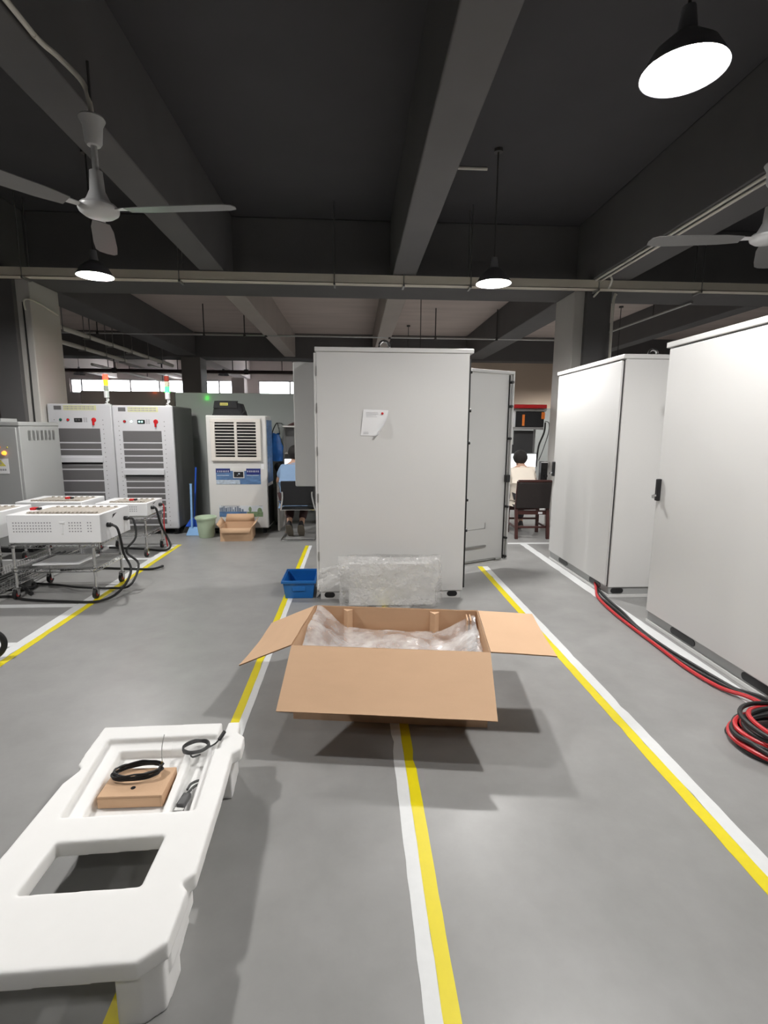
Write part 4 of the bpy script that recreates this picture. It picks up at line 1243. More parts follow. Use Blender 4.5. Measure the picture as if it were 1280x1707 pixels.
for sx, o in ((-1, -0.05), (1, 0.06)):
    G().add([(sx * wx, -wy, wz + 0.005), (sx * wx, wy, wz + 0.01), (sx * wx + o, wy - 0.02, wz + 0.095), (sx * wx + o, -wy + 0.03, wz + 0.06 if sx > 0 else wz + 0.05)], [(0, 1, 2, 3)]).build('flap', M_card, t, solid=0.005)
tag(G().box(-1.80, -1.56, 7.06, 7.30, 0.008, 0.06).build('paper_stack', M_paper, None, bevel=0.004), 'white papers inside the small open carton by the air cooler', 'papers')

# ------------------------------------------------------------------ trolleys with white perforated units
def trolley(label, x, y, w, d, top, sheet=None):
    t = thing('wire_trolley', label, 'trolley', (x, y, 0), 0, 'chrome trolleys under the white units')
    for sx in (-1, 1):
        for sy in (-1, 1):
            px, py = sx * (w / 2 - 0.05), sy * (d / 2 - 0.05)
            lg = G().cyl((px, py, 0.10), (px, py, top), 0.0135, n=12).cyl((px, py, 0.26), (px, py, 0.30), 0.019, n=12).build('leg', M_chrome, t)
            c = G().cyl((px - 0.013, py - 0.02, 0.045), (px + 0.013, py - 0.02, 0.045), 0.044, n=20).build('caster', M_rub, t)
            G().box(px - 0.022, px - 0.016, py - 0.035, py + 0.005, 0.04, 0.10).box(px + 0.016, px + 0.022, py - 0.035, py + 0.005, 0.04, 0.10).box(px - 0.022, px + 0.022, py - 0.02, py + 0.02, 0.094, 0.102).build('caster_fork', M_chrome, c)
            G().cyl((px - 0.0145, py - 0.02, 0.045), (px + 0.0145, py - 0.02, 0.045), 0.02, n=14).build('wheel_hub', M_red, c)
    for z, nm in ((0.28, 'wire_shelf'), (top - 0.015, 'wire_shelf')):
        g = G()
        a, b = w / 2 - 0.03, d / 2 - 0.03
        for s in (-1, 1):
            g.cyl((-a, s * b, z), (a, s * b, z), 0.004, n=6).cyl((s * a, -b, z), (s * a, b, z), 0.004, n=6)
            g.cyl((-a, s * b, z - 0.03), (a, s * b, z - 0.03), 0.004, n=6).cyl((s * a, -b, z - 0.03), (s * a, b, z - 0.03), 0.004, n=6)
            n = 22
            pts = [(-a + 2 * a * i / n, s * b, z - (0.03 if i % 2 else 0)) for i in range(n + 1)]
            g.tube(pts, 0.0025, 4, smooth=1)
            pts = [(s * a, -b + 2 * b * i / n, z - (0.03 if i % 2 else 0)) for i in range(n + 1)]
            g.tube(pts, 0.0025, 4, smooth=1)
        for i in range(1, 26):
            yy = -b + 2 * b * i / 26
            g.tube([(-a, yy, z), (a, yy, z)], 0.0022, 4, smooth=1)
        for i in range(1, 4):
            xx = -a + 2 * a * i / 4
            g.tube([(xx, -b, z - 0.004), (xx, b, z - 0.004)], 0.0035, 5, smooth=1)
        g.build(nm, M_chrome, t)
    return t


def unit(label, x, y, z, w, d, h, dots, knobs=True, swx=-0.2):
    t = thing('white_unit', label, 'power unit', (x, y, z), 0, 'white perforated units on the trolleys')
    b = G().box(-w / 2, w / 2, -d / 2, d / 2, 0, h).build('case', M_white, t, bevel=0.006)
    s = 0.018
    hh = h * 0.72
    for (fx, nx) in dots:
        g = G()
        for i in range(nx):
            for j in range(4 if h > 0.2 else 3):
                cx, cz = -w / 2 + fx * w + i * s * 1.35, hh - j * s * 1.45
                g.box(cx, cx + s * 0.62, -d / 2 - 0.0012, -d / 2 - 0.0002, cz - s * 0.31, cz + s * 0.31)
        g.build('perforation', M_print, b)
    G().box(-w / 2 + 0.575 * w, -w / 2 + 0.60 * w, -d / 2 - 0.006, -d / 2 - 0.0002, h * 0.32, h * 0.74).box(-w / 2 + 0.565 * w, -w / 2 + 0.62 * w, -d / 2 - 0.012, -d / 2 - 0.0002, h * 0.70, h * 0.76).build('latch', M_white, t, bevel=0.002)
    # terminal rows on top
    g = G().box(-w / 2 + 0.13, w / 2 - 0.03, -d / 2 + 0.055, d / 2 - 0.125, h + 0.0002, h + 0.001)
    for i in range(int(w / 0.034) - 5):
        g.box(-w / 2 + 0.14 + i * 0.034, -w / 2 + 0.163 + i * 0.034, -d / 2 + 0.06, -d / 2 + 0.10, h + 0.0003, h + 0.016)
        if i % 2:
            g.box(-w / 2 + 0.15 + i * 0.034, -w / 2 + 0.17 + i * 0.034, d / 2 - 0.16, d / 2 - 0.13, h + 0.0003, h + 0.012)
    g.build('terminal_row', mk('terminal_tan', (0.42, 0.38, 0.33), 0.5, var=0.4, scale=60), t)
    G().box(swx, swx + 0.05, -0.03, 0.03, h + 0.0003, h + 0.022).build('red_switch', M_red, t, bevel=0.004)
    G().box(swx + 0.055, swx + 0.085, -0.02, 0.02, h + 0.0003, h + 0.022).build('black_switch', M_black, t, bevel=0.004)
    if knobs:
        for y_, m in ((-d / 2 + 0.13, M_black), (d / 2 - 0.12, M_black)):
            G().cyl((w / 2, y_, h * 0.55), (w / 2 + 0.03, y_, h * 0.55), 0.022, n=16).cyl((w / 2 + 0.03, y_, h * 0.55), (w / 2 + 0.045, y_, h * 0.55), 0.015, n=16).build('socket', m, t)
        g = G().add([(w / 2 + 0.0006, -0.07, h * 0.72), (w / 2 + 0.0006, 0.03, h * 0.88), (w / 2 + 0.0006, -0.05, h * 0.86)], [(0, 1, 2)])
        g.build('black_mark', M_black, t)
    return t


trolley('chrome wheeled trolley under the front white unit', -2.72, 4.90, 0.80, 0.62, 0.52)
unit('large white perforated unit on the front trolley, black sockets on its end', -2.675, 4.905, 0.5225, 0.80, 0.60, 0.255, [(0.06, 14), (0.66, 5), (0.86, 2)], True, -0.36)
trolley('chrome wheeled trolley under the white unit in front of the rack with the green beacon', -2.80, 6.42, 0.66, 0.60, 0.49)
unit('white perforated unit in front of the rack with the green beacon', -2.80, 6.45, 0.4925, 0.60, 0.50, 0.155, [(0.58, 6)], True, 0.0)
trolley('chrome wheeled trolley under the white unit in front of the rack with the red beacon', -3.56, 6.32, 0.72, 0.60, 0.52)
unit('white unit in front of the rack with the red beacon', -3.545, 6.32, 0.5225, 0.74, 0.56, 0.165, [(0.1, 4)], False, 0.05)
trolley('chrome wheeled trolley cut by the frame edge', -3.93, 4.95, 0.80, 0.62, 0.50)
unit('white unit with a red switch, cut by the frame edge', -3.80, 5.12, 0.5025, 0.90, 0.60, 0.25, [(0.06, 14)], False, 0.22)
t = thing('wire_basket_tray', 'long chrome wire cable tray running under the row of trolleys', 'cable tray', (-3.31, 4.0, 0.09))
g = G()
for k in range(52):
    y = 0.02 + k * 0.038
    g.tube([(-0.17, y, 0.085), (-0.165, y, 0.004), (0.165, y, 0.004), (0.17, y, 0.085)], 0.0028, 5, smooth=1)
for x, z in ((-0.17, 0.085), (-0.168, 0.045), (-0.165, 0), (-0.08, 0), (0, 0), (0.08, 0), (0.165, 0), (0.168, 0.045), (0.17, 0.085)):
    g.cyl((x, 0, z), (x, 2.0, z), 0.0035, n=6)
g.build('wire_mesh', M_chrome, t)
for y in (0.2, 1.0, 1.8):
    G().box(-0.15, 0.15, y - 0.02, y + 0.02, -0.09, -0.003).build('support', M_steel, t)
g = G()
for k in range(4):
    g.tube([(-0.10 + 0.06 * k + 0.02 * math.sin(i * 1.3 + k), 0.05 + i * 0.24, 0.02 + 0.008 * ((i + k) % 2)) for i in range(9)], 0.012, 7)
tag(g.build('cable_bundle', M_rub), 'black cables lying in the chrome wire cable tray', 'cables').location = (-3.31, 4.0, 0.09)
tag(G().hexa([(-2.97, 4.72, 0.2845), (-2.57, 4.75, 0.2845), (-2.55, 5.10, 0.2845), (-2.95, 5.08, 0.2845)], [(-2.97, 4.72, 0.296), (-2.57, 4.75, 0.296), (-2.55, 5.10, 0.296), (-2.95, 5.08, 0.296)]).build('white_board', M_white, None, bevel=0.002),
    'white board lying on the wire shelf under the front unit', 'board')

# cables of the trolleys
def cable(name, label, pts, r, m, cat='cable', group=None, n=8, sm=6):
    return tag(G().tube(pts, r, n, smooth=sm).build(name, m), label, cat, group)


cable('black_cable', 'thick black cable hanging from the nearer socket of the front unit onto the floor',
      [(-2.225, 4.73, 0.662), (-2.18, 4.72, 0.63), (-2.17, 4.75, 0.50), (-2.20, 4.85, 0.36), (-2.14, 4.84, 0.20), (-2.17, 4.66, 0.06), (-2.28, 4.48, 0.02), (-2.6, 4.50, 0.016), (-2.95, 4.56, 0.016), (-3.2, 4.66, 0.016), (-3.5, 4.55, 0.016), (-3.9, 4.3, 0.016)], 0.0115, M_rub)
cable('black_cable', 'black cable looping from the farther socket of the front unit to the floor',
      [(-2.225, 5.085, 0.662), (-2.19, 5.09, 0.64), (-2.16, 5.04, 0.48), (-2.22, 4.95, 0.36), (-2.10, 4.92, 0.24), (-2.12, 4.75, 0.08), (-2.35, 4.86, 0.02), (-2.62, 4.80, 0.05), (-2.9, 4.98, 0.02), (-3.2, 5.06, 0.016)], 0.0105, M_rub)
cable('black_cable', 'thin black cable bundle hanging from the unit near the rack with the green beacon',
      [(-2.47, 6.33, 0.578), (-2.44, 6.33, 0.55), (-2.45, 6.45, 0.36), (-2.40, 6.52, 0.16), (-2.36, 6.50, 0.05), (-2.42, 6.42, 0.016), (-2.7, 6.5, 0.016), (-3.1, 6.45, 0.05)], 0.013, M_rub)
cable('black_cable', 'black cable with a hooked end lying across the white cross strip under the trolleys',
      [(-3.2, 5.55, 0.014), (-2.9, 5.62, 0.014), (-2.55, 5.58, 0.014), (-2.25, 5.55, 0.014), (-2.14, 5.60, 0.03), (-2.17, 5.68, 0.014)], 0.012, M_rub)
cable('red_cable', 'thin red cable beside the leg of the trolley near the rack with the green beacon',
      [(-2.47, 6.58, 0.578), (-2.44, 6.58, 0.55), (-2.46, 6.60, 0.30), (-2.44, 6.62, 0.02)], 0.007, M_redcab)
cable('black_cable', 'tangle of black cable on the floor under the trolley cut by the frame edge',
      [(-3.0, 4.72, 0.02), (-3.3, 4.95, 0.03), (-3.7, 4.9, 0.02), (-3.45, 4.75, 0.05), (-3.1, 4.9, 0.02), (-3.35, 5.15, 0.03), (-3.8, 5.05, 0.02)], 0.018, M_rub)
tag(G().tube([(-2.46 + 0.12 * math.cos(a), 3.30 + 0.05 * math.cos(a), 0.125 + 0.107 * math.sin(a)) for a in [2 * math.pi * i / 20 for i in range(20)]], 0.019, 10, closed=True, smooth=3).build('hose_loop', M_rub),
    'loop of thick black hose standing at the frame edge on the white cross strip', 'hose')

# ------------------------------------------------------------------ red and black power cables along the closed cabinets
def wob(pts, s, a=0.012):
    return [(x + a * math.sin(i * 1.7 + s), y, z) for i, (x, y, z) in enumerate(pts)]


run = [(2.36, 4.74, 0.06), (2.31, 4.62, 0.02), (2.25, 4.42, 0.016), (2.20, 4.05, 0.016), (2.165, 3.70, 0.016), (2.16, 3.35, 0.016), (2.17, 3.0, 0.016), (2.20, 2.75, 0.018)]
cable('red_cable', 'red power cable lying along the white strip at the foot of the closed cabinets', wob(run, 0.3) + [(2.265, 2.62, 0.03), (2.29, 2.52, 0.03), (2.25, 2.44, 0.05)], 0.0125, M_redcab, 'cable', None)
cable('black_cable', 'black power cable twisted along the red one at the foot of the closed cabinets', wob([(x + 0.028, y, z) for x, y, z in run], 2.0, 0.016) + [(2.28, 2.68, 0.018), (2.33, 2.55, 0.02), (2.36, 2.44, 0.03)], 0.012, M_rub)
cable('black_cable', 'black power cable closest to the plinth of the closed cabinets', wob([(x + 0.06, y, z) for x, y, z in run], 3.1, 0.014) + [(2.30, 2.70, 0.018), (2.36, 2.62, 0.02), (2.38, 2.50, 0.03)], 0.012, M_rub)


def coil(name, label, m, n, seed, r, dx=0):
    rnd = random.Random(seed)
    g = G()
    for k in range(n):
        cx, cy = 2.21 + rnd.uniform(-.03, .03) + dx, 2.19 + rnd.uniform(-.02, .02)
        ra, rb = 0.31 * rnd.uniform(.80, 1.03), 0.235 * rnd.uniform(.76, 1.06)
        z0, tx, ph = 0.020 + 0.018 * k, rnd.uniform(-.02, .02), rnd.uniform(0, 6.28)
        pts = []
        for i in range(20):
            a = 2 * math.pi * i / 20
            q = 1 + 0.035 * math.sin(3 * a + ph)
            pts.append((cx + ra * q * math.cos(a), cy + rb * q * math.sin(a), max(r, z0 + tx * math.sin(a + ph) + 0.006 * math.sin(2 * a + ph))))
        g.tube(pts, r, 8, closed=True, smooth=3)
    return tag(g.build(name, m), label, 'cable coil')


coil('cable_coil', 'black loops of the cable coil on the floor by the nearest closed cabinet', M_rub, 6, 11, 0.0115)
coil('cable_coil', 'red loops of the cable coil on the floor by the nearest closed cabinet', M_redcab, 5, 5, 0.0120, 0.01)
cable('black_cable', 'thin black wire looping out beyond the red and black cable coil', [(2.25, 2.42, 0.05), (2.05, 2.40, 0.03), (1.93, 2.345, 0.012), (1.92, 2.29, 0.010), (1.99, 2.25, 0.04), (2.1, 2.2, 0.10), (2.3, 2.12, 0.10)], 0.005, M_rub)

# ------------------------------------------------------------------ desks behind the cabinets
t = thing('desk', 'pale desk with a grey shelf hutch where the person in the blue shirt sits', 'desk', (-0.35, 8.11, 0))
G().box(-0.83, 0.9, -0.42, 0.42, 0.715, 0.745).build('desk_top', M_desk, t, bevel=0.004)
for x in (-0.83, 0.87):
    G().box(x, x + 0.03, -0.40, 0.42, 0, 0.7145).build('side_panel', M_desk, t, bevel=0.003)
G().box(-0.79, 0.86, 0.30, 0.32, 0.2, 0.7145).build('back_panel', M_deskg, t)
for x in (-0.80, 0.86):
    G().box(x, x + 0.02, 0.16, 0.42, 0.7455, 1.56).build('shelf_side', M_deskg, t, bevel=0.002)
G().box(-0.80, 0.88, 0.14, 0.42, 1.5605, 1.585).build('shelf_board', M_desk, t, bevel=0.002)
G().box(-0.779, 0.859, 0.40, 0.415, 1.16, 1.56).build('shelf_back', M_deskg, t)
G().box(-0.779, 0.859, 0.18, 0.399, 1.135, 1.155).build('shelf_board', M_desk, t, bevel=0.002)


def monitor(label, x, y, z, w, h, rz=0):
    t = thing('monitor', label, 'monitor', (x, y, z), rz)
    G().box(-0.10, 0.10, -0.07, 0.07, 0, 0.012).box(-0.02, 0.02, 0.0, 0.03, 0.012, 0.16).build('stand', M_black, t, bevel=0.003)
    b = G().box(-w / 2, w / 2, -0.03, 0.0, 0.10, 0.10 + h).build('bezel', M_black, t, bevel=0.004)
    G().box(-w / 2 + 0.012, w / 2 - 0.012, -0.032, -0.0302, 0.115, 0.10 + h - 0.012).build('screen', M_screen, b)
    return t


monitor('lit monitor in front of the person in the blue shirt', -0.86, 8.06, 0.746, 0.50, 0.24)
tag(G().box(-0.98, -0.55, 8.27, 8.43, 1.5855, 1.64).hexa([(-1.09, 8.27, 1.5855), (-0.98, 8.27, 1.5855), (-0.98, 8.41, 1.5855), (-1.09, 8.41, 1.5855)], [(-1.06, 8.29, 1.60), (-0.98, 8.27, 1.64), (-0.98, 8.41, 1.64), (-1.06, 8.39, 1.60)]).build('folded_cloth', M_wood, None, bevel=0.012),
    'dark brown folded bundle on top of the shelf over the person in the blue shirt', 'bundle')
t = thing('carrier_bag', 'shiny blue carrier bag hanging beside the air cooler', 'bag', (-1.225, 8.06, 1.04))
def bagf(u, v):
    a = 2 * math.pi * u
    k = 0.55 + 0.45 * math.sin(math.pi * min(1, v * 0.8 + 0.25))
    return (0.10 * k * math.cos(a) * (1 + 0.28 * noise.noise(Vector((math.cos(a) * 2.5, math.sin(a) * 2.5, v * 5)))), 0.055 * k * math.sin(a), 0.42 * v + 0.012 * math.sin(a * 2) * v)
g = G().grid(bagf, 36, 20).ball((0, 0, 0.02), 0.07, 0.04, 0.03, 14)
g.build('bag_body', M_bluebag, t, angle=80)
G().tube([(-0.06, -0.02, 0.41), (-0.03, -0.01, 0.50), (0.02, 0.0, 0.58), (0.05, -0.01, 0.50), (0.065, -0.02, 0.41)], 0.008, 8).build('bag_handle', M_black, t)
G().box(0.012, 0.03, 0.0, 0.488, 0.575, 0.59).build('hook_bar', M_black, t)
tag(G().cyl((-1.245, 8.24, 0.0), (-1.245, 8.24, 0.04), 0.055, 0.05, n=20).cyl((-1.245, 8.24, 0.04), (-1.245, 8.24, 1.0), 0.022, n=12).ball((-1.245, 8.24, 0.93), 0.05, 0.05, 0.07).build('coat_stand', M_black, None), 'black stand on the floor between the air cooler and the pale desk', 'stand')

t = thing('desk', 'workbench with a tall equipment shelf where the person in the cream shirt sits', 'desk', (3.05, 8.3, 0))
G().box(-0.85, 1.0, -0.38, 0.42, 0.70, 0.73).build('desk_top', M_deskg, t, bevel=0.004)
for x in (-0.85, 0.96):
    G().box(x, x + 0.04, -0.36, 0.42, 0, 0.6995).build('side_panel', M_dark, t, bevel=0.003)
for x in (-0.46, -0.06):
    G().box(x, x + 0.03, 0.20, 0.24, 0.7305, 1.87).build('upright_post', M_deskg, t, bevel=0.002)
G().box(-0.50, 0.02, -0.02, 0.19, 1.545, 1.585).build('shelf_board', M_deskg, t, bevel=0.002)
G().box(-0.55, 0.08, 0.02, 0.30, 1.8705, 1.885).build('shelf_board', M_desk, t, bevel=0.002)
G().box(-0.70, -0.46, 0.25, 0.27, 0.95, 1.86).build('white_backboard', M_white, t, bevel=0.002)
G().box(-0.43, -0.10, 0.10, 0.12, 1.16, 1.53).box(-0.55, -0.43, 0.10, 0.12, 1.16, 1.30).build('dark_panel', M_dark, t, bevel=0.004)
tag(G().box(2.55, 3.09, 8.22, 8.55, 1.8855, 1.945).build('red_case', M_red, None, bevel=0.012), 'flat red case on top of the tall equipment shelf', 'case')
t = thing('equipment_bag', 'black equipment case with orange corners on the shelf over the person in the cream shirt', 'equipment case', (2.82, 8.37, 1.586))
G().box(-0.21, 0.25, -0.10, 0.12, 0.0, 0.25).build('case_body', M_fabric, t, bevel=0.012)
G().box(-0.115, -0.075, -0.108, -0.1005, 0.02, 0.20).build('orange_strip', M_orange, t, bevel=0.002)
G().box(0.20, 0.256, -0.108, -0.09, 0.13, 0.24).build('orange_corner', M_orange, t, bevel=0.005)
G().box(-0.245, -0.21, -0.06, 0.10, 0.0, 0.26).build('pale_side', M_white, t, bevel=0.004)
G().box(-0.23, 0.27, -0.12, 0.12, 0.2505, 0.272).build('grey_lid', M_steel, t, bevel=0.002)
monitor('lit monitor in front of the person in the cream shirt', 2.72, 8.22, 0.731, 0.46, 0.335)
cable('black_cable', 'black cable hanging from the shelf with the orange-cornered case', [(3.08, 8.24, 1.66), (3.06, 8.22, 1.50), (2.98, 8.20, 1.30), (2.96, 8.20, 1.12), (2.95, 8.20, 0.95)], 0.014, M_rub)
cable('black_cable', 'thin black cable looping down beside the tall equipment shelf', [(3.08, 8.26, 1.68), (3.14, 8.24, 1.65), (3.13, 8.22, 1.48), (3.05, 8.20, 1.22), (2.98, 8.18, 1.05)], 0.006, M_rub)
t = thing('power_socket', 'black socket strip with plugs beside the cream-shirted person', 'socket strip', (3.03, 8.10, 0.731))
G().box(-0.05, 0.06, -0.05, 0.05, 0, 0.31).build('strip_body', M_black, t, bevel=0.006)
G().box(-0.05, 0.06, -0.055, -0.0505, 0.29, 0.305).build('white_edge', M_white, t)
G().cyl((0, -0.05, 0.18), (0, -0.08, 0.18), 0.02, n=12).cyl((0.03, -0.05, 0.08), (0.03, -0.09, 0.08), 0.022, n=12).build('plug', M_rub, t)


# ------------------------------------------------------------------ chairs
t = thing('cantilever_chair', 'black padded chair on a chromed tube frame under the person in the blue shirt', 'chair', (-0.79, 7.18, 0))
def pad(u, v):
    return (-0.22 + 0.44 * u, -0.205 + 0.02 * math.cos((u - .5) * 3) - 0.05 * v, 0.50 + 0.34 * v)
fr = G()
for s in (-1, 1):
    fr.tube([(s * 0.235, -0.17, 0.015), (s * 0.235, 0.22, 0.015), (s * 0.235, 0.27, 0.03), (s * 0.235, 0.27, 0.10), (s * 0.235, 0.25, 0.40), (s * 0.235, 0.22, 0.435), (s * 0.235, -0.12, 0.43), (s * 0.23, -0.18, 0.45), (s * 0.20, -0.245, 0.62), (s * 0.20, -0.262, 0.70)], 0.0125, 10, smooth=5)
fr.tube([(-0.235, -0.17, 0.015), (-0.225, -0.20, 0.015), (-0.20, -0.21, 0.015), (0.20, -0.21, 0.015), (0.225, -0.20, 0.015), (0.235, -0.17, 0.015)], 0.0125, 10, smooth=4)
fr.tube([(-0.235, 0.10, 0.425), (0.235, 0.10, 0.425)], 0.010, 8).tube([(-0.235, -0.10, 0.425), (0.235, -0.10, 0.425)], 0.010, 8)
fr.build('frame', M_chrome, t)
G().box(-0.22, 0.22, -0.19, 0.25, 0.437, 0.475).build('seat', M_fabric, t, bevel=0.016, seg=3)
G().grid(pad, 14, 10).build('backrest', M_fabric, t, solid=0.03, bevel=0.01)

t = thing('wooden_chair', 'dark red wooden chair with a black padded back, person in cream shirt seated', 'chair', (2.53, 7.30, 0), R(-2))
for sx in (-1, 1):
    x = sx * 0.225
    g = G()
    g.hexa([(x - 0.022, -0.30, 0), (x + 0.022, -0.30, 0), (x + 0.022, -0.255, 0), (x - 0.022, -0.255, 0)], [(x - 0.022, -0.235, 0.42), (x + 0.022, -0.235, 0.42), (x + 0.022, -0.19, 0.42), (x - 0.022, -0.19, 0.42)])
    g.hexa([(x - 0.022, -0.235, 0.4205), (x + 0.022, -0.235, 0.4205), (x + 0.022, -0.19, 0.4205), (x - 0.022, -0.19, 0.4205)], [(x - 0.02, -0.285, 0.83), (x + 0.02, -0.285, 0.83), (x + 0.02, -0.255, 0.83), (x - 0.02, -0.255, 0.83)])
    g.build('leg', M_wood, t, bevel=0.004)
    G().box(x - 0.022, x + 0.022, 0.20, 0.245, 0, 0.43).build('leg', M_wood, t, bevel=0.004)
    G().box(x - 0.012, x + 0.012, -0.19, 0.199, 0.14, 0.165).build('stretcher', M_wood, t, bevel=0.003)
for y, z in ((-0.23, 0.15), (0.215, 0.20)):
    G().box(-0.202, 0.202, y - 0.012, y + 0.012, z, z + 0.028).build('stretcher', M_wood, t, bevel=0.003)
sr = G().box(-0.202, 0.202, -0.228, -0.20, 0.345, 0.405).box(-0.202, 0.202, 0.20, 0.228, 0.345, 0.425).build('seat_rail', M_wood, t, bevel=0.003)
G().box(0.09, 0.15, -0.2295, -0.2282, 0.355, 0.385).build('white_sticker', M_paper, sr)
G().box(-0.235, 0.235, -0.185, 0.25, 0.4305, 0.47).build('seat', M_leather, t, bevel=0.014, seg=3)
G().hexa([(-0.24, -0.262, 0.44), (0.24, -0.262, 0.44), (0.24, -0.222, 0.44), (-0.24, -0.222, 0.44)], [(-0.24, -0.31, 0.815), (0.24, -0.31, 0.815), (0.24, -0.27, 0.815), (-0.24, -0.27, 0.815)]).build('backrest', M_leather, t, bevel=0.012, seg=3)
G().hexa([(-0.245, -0.312, 0.8155), (0.245, -0.312, 0.8155), (0.245, -0.266, 0.8155), (-0.245, -0.266, 0.8155)], [(-0.235, -0.318, 0.85), (0.235, -0.318, 0.85), (0.235, -0.27, 0.85), (-0.235, -0.27, 0.85)]).build('top_rail', M_wood, t, bevel=0.008)


# ------------------------------------------------------------------ people
def skin(name, chains, mat, parent, sub=2):
    """chains: lists of (point, radius); points shared by rounding are welded; first vertex is the root"""
    me = bpy.data.meshes.new(name)
    key, V, Rr, E = {}, [], [], []
    for ch in chains:
        prev = None
        for p, r in ch:
            k = tuple(round(c, 4) for c in p)
            if k not in key:
                key[k] = len(V)
                V.append(p)
                Rr.append(r if isinstance(r, tuple) else (r, r))
            i = key[k]
            if prev is not None and prev != i:
                E.append((prev, i))
            prev = i
    me.from_pydata(V, E, [])
    o = bpy.data.objects.new(name, me)
    C.objects.link(o)
    o.modifiers.new('skin', 'SKIN').use_smooth_shade = True
    if not me.skin_vertices:
        me.attributes.new('skin', 'FLOAT', 'POINT')
    for i, sv in enumerate(me.skin_vertices[0].data):
        sv.radius = Rr[i]
        sv.use_root = (i == 0)
    ss = o.modifiers.new('sub', 'SUBSURF')
    ss.levels = ss.render_levels = sub
    bpy.context.view_layer.update()
    baked(o)
    o.data.materials.clear()
    o.data.materials.append(mat)
    o.data.polygons.foreach_set('use_smooth', [True] * len(o.data.polygons))
    o.parent = parent
    return o


def add_skin_layer(o):
    pass


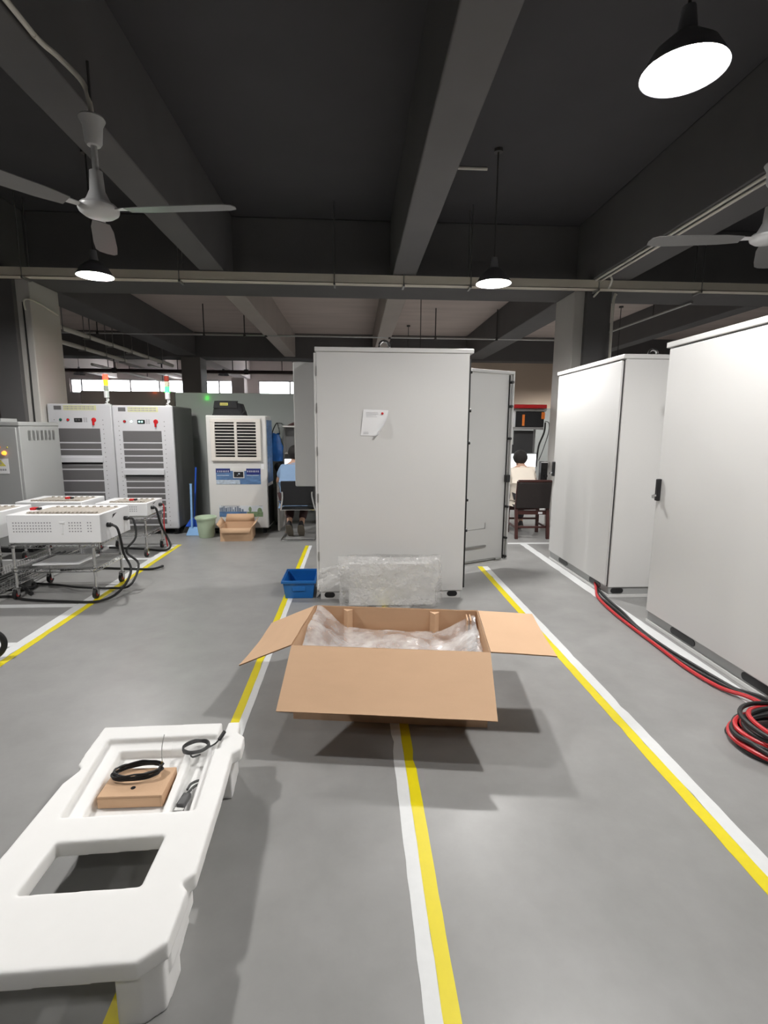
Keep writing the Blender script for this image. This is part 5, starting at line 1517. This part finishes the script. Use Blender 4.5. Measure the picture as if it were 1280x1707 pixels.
def person(label, loc, rz, k, seat, lean, m_shirt, m_pants, m_hair, feet, elbow_out, wrist, tw=1.0, hs=1.0):
    """seated figure facing +y, k = body scale, seat = seat height"""
    t = thing('person', label, 'person', loc, rz)
    P = lambda x, y, z: (x * k, y * k, seat + z * k)
    hip, waist, chest = P(0, 0, .10), P(0, .01 + lean * .25, .27), P(0, .02 + lean * .6, .43)
    nb, nk = P(0, .03 + lean, .545), P(0, .055 + lean, .60)
    h1, h2, h3 = P(0, .085 + lean, .665), P(0, .09 + lean, .735), P(0, .08 + lean, .80)
    ch = [[(hip, (.15 * k, .11 * k)), (waist, (.135 * k, .10 * k)), (chest, (.15 * k, .105 * k)), (nb, (.075 * k, .07 * k)), (nk, .052 * k), (h1, (.062 * k * hs, .075 * k * hs)), (h2, (.076 * k * hs, .092 * k * hs)), (h3, (.062 * k * hs, .075 * k * hs))]]
    ch.append([(h1, (.062 * k, .075 * k)), (P(0, .165 + lean, .675), .022 * k)])           # chin and nose
    limbs_s, limbs_p = [], []
    for s in (-1, 1):
        sh = P(s * .165, .03 + lean, .50)
        el = P(s * elbow_out, .17 + lean, .29)
        wr = (s * wrist[0] * k, wrist[1], wrist[2])
        palm = (s * wrist[0] * .88 * k, wrist[1] + .07 * k, wrist[2] - .004)
        ch.append([(nb, (.075 * k, .07 * k)), (sh, .058 * k), (el, .043 * k), (wr, .028 * k), (palm, (.034 * k, .017 * k))])
        for j, (fx, fl) in enumerate(((-.030, .062), (-.010, .075), (.010, .072), (.029, .056))):
            b = (palm[0] + fx * k, palm[1] + .030 * k, palm[2])
            ch.append([(palm, (.034 * k, .017 * k)), (b, .0095 * k), (b[:1] + (b[1] + fl * .55 * k, b[2] + .006 * k), .0085 * k) if False else ((b[0], b[1] + fl * .55 * k, b[2] + .006 * k), .0085 * k), ((b[0], b[1] + fl * k, b[2] - .010 * k), .0070 * k)])
        tb = (palm[0] - s * .045 * k, palm[1] + .012 * k, palm[2])
        ch.append([(wr, .028 * k), (tb, .0105 * k), ((tb[0] - s * .006 * k, tb[1] + .035 * k, tb[2] - .004), .009 * k)])
        hj, kn = P(s * .085, .03, .075), P(s * .115, .42, .07)
        an, to = feet(s, k, seat)
        ch.append([(hip, (.15 * k, .11 * k)), (hj, .085 * k), (kn, .060 * k), (an, .038 * k), (to, (.036 * k, .022 * k))])
        limbs_s.append([(chest, (.172 * k * tw, .130 * k)), ((sh[0] * 1.0, sh[1], sh[2]), (.078 * k, .078 * k)), (tuple(a * .35 + b * .65 for a, b in zip(sh, el)), .066 * k)])
        limbs_p.append([(hip, (.165 * k, .125 * k)), (hj, .098 * k), (kn, .076 * k), (tuple(a * .18 + b * .82 for a, b in zip(kn, an)), .056 * k)])
    body = skin('body', ch, M_skin, t, 2)
    lo = P(0, -.005, .06)
    skin('shirt', [[(P(0, 0, .13), (.172 * k * tw, .132 * k)), (waist, (.165 * k * tw, .125 * k)), (chest, (.172 * k * tw, .130 * k)), (P(0, .028 + lean, .535), (.11 * k, .095 * k)), (P(0, .048 + lean, .585), (.068 * k, .068 * k))]] +
         [[(P(0, 0, .13), (.172 * k * tw, .132 * k)), (lo, (.17 * k * tw, .13 * k))]] + limbs_s, m_shirt, t, 2)
    skin('trousers', limbs_p, m_pants, t, 2)
    # hair: a cap over the top and back of the skull, clear of the face
    hg = G()
    cx, cy, cz = h2
    def hair(u, v):
        a = 2 * math.pi * u
        face = max(0.0, math.sin(a))
        low = -0.085 + 0.115 * face ** 0.6
        zt = 0.092
        ph = v * 1.0
        zz = low + (zt - low) * math.sin(ph * math.pi / 2)
        q = math.sqrt(max(0.0, 1 - ((zz + 0.01) / 0.103) ** 2)) if v < 1 else 0
        n_ = 1 + 0.05 * noise.noise(Vector((math.cos(a) * 3, math.sin(a) * 3, v * 5)))
        return (cx + 0.094 * k * hs * q * n_ * math.cos(a), cy - 0.004 * k + 0.110 * k * hs * q * n_ * math.sin(a), cz + zz * k * hs)
    hg.grid(hair, 40, 18)
    hg.build('hair', m_hair, t, angle=80)
    for s in (-1, 1):
        G().ball((s * .079 * k, h1[1] - .002, h1[2] + .035 * k), .010 * k, .020 * k, .032 * k, 12).build('ear', M_skin, t)
        e = G().ball((s * .032 * k, h2[1] + .082 * k, h2[2] - .012 * k), .013 * k, .010 * k, .009 * k, 12).build('eye', M_paper, t)
        G().ball((s * .032 * k, h2[1] + .090 * k, h2[2] - .012 * k), .006 * k, .004 * k, .006 * k, 10).build('pupil', M_black, e)
        an, to = feet(s, k, seat)
        A, B = Vector(an), Vector(to)
        d = (B - A).normalized()
        side = Vector((1, 0, 0))
        nrm = side.cross(d).normalized()
        sg = G()
        heel = A - d * .055 * k - nrm * .03 * k
        tip = B + d * .055 * k - nrm * .02 * k
        up = nrm
        out = []
        for i in range(13):
            f = i / 12
            c = heel.lerp(tip, f)
            w = (.034 + .014 * math.sin(math.pi * min(1, f * 1.1))) * k * (0.55 if i in (0, 12) else 1)
            h = (.085 - .045 * f) * k
            out.append((c, w, h))
        vs = []
        for c, w, h in out:
            vs += [c - side * w, c + side * w, c + side * w * .75 + up * h, c - side * w * .75 + up * h]
        fs = []
        for i in range(12):
            for j in range(4):
                fs.append((i * 4 + j, i * 4 + (j + 1) % 4, i * 4 + 4 + (j + 1) % 4, i * 4 + 4 + j))
        fs += [(3, 2, 1, 0), (48, 49, 50, 51)]
        sg.add(vs, fs)
        so = sg.build('shoe', M_pants, t, bevel=0.006)
        sl = G()
        vs = []
        for c, w, h in out:
            vs += [c - side * w * 1.08 - up * .012 * k, c + side * w * 1.08 - up * .012 * k, c + side * w * 1.08, c - side * w * 1.08]
        sl.add(vs, fs)
        sl.build('sole', M_sole, so, bevel=0.002)
    return t


def feet_tucked(s, k, seat):
    return (s * .085, 0.02, 0.165), (s * .080, 0.105, 0.045)


def feet_flat(s, k, seat):
    return (s * .12, 0.36, 0.085), (s * .13, 0.47, 0.045)


person('person in a pale blue shirt seated with their back turned at the pale desk', (-0.865, 7.22, 0), R(-3), 1.0, 0.475, 0.10, M_shirtb, M_pantsb, M_hair, feet_tucked, 0.275, (0.17, 0.76, 0.80), 1.22, 1.12)
person('person in a cream shirt seated with their back turned at the workbench', (2.475, 7.36, 0), R(2), 0.92, 0.470, 0.12, M_shirtw, M_pants, M_hair, feet_flat, 0.30, (0.20, 0.72, 0.775), 1.22, 1.2)
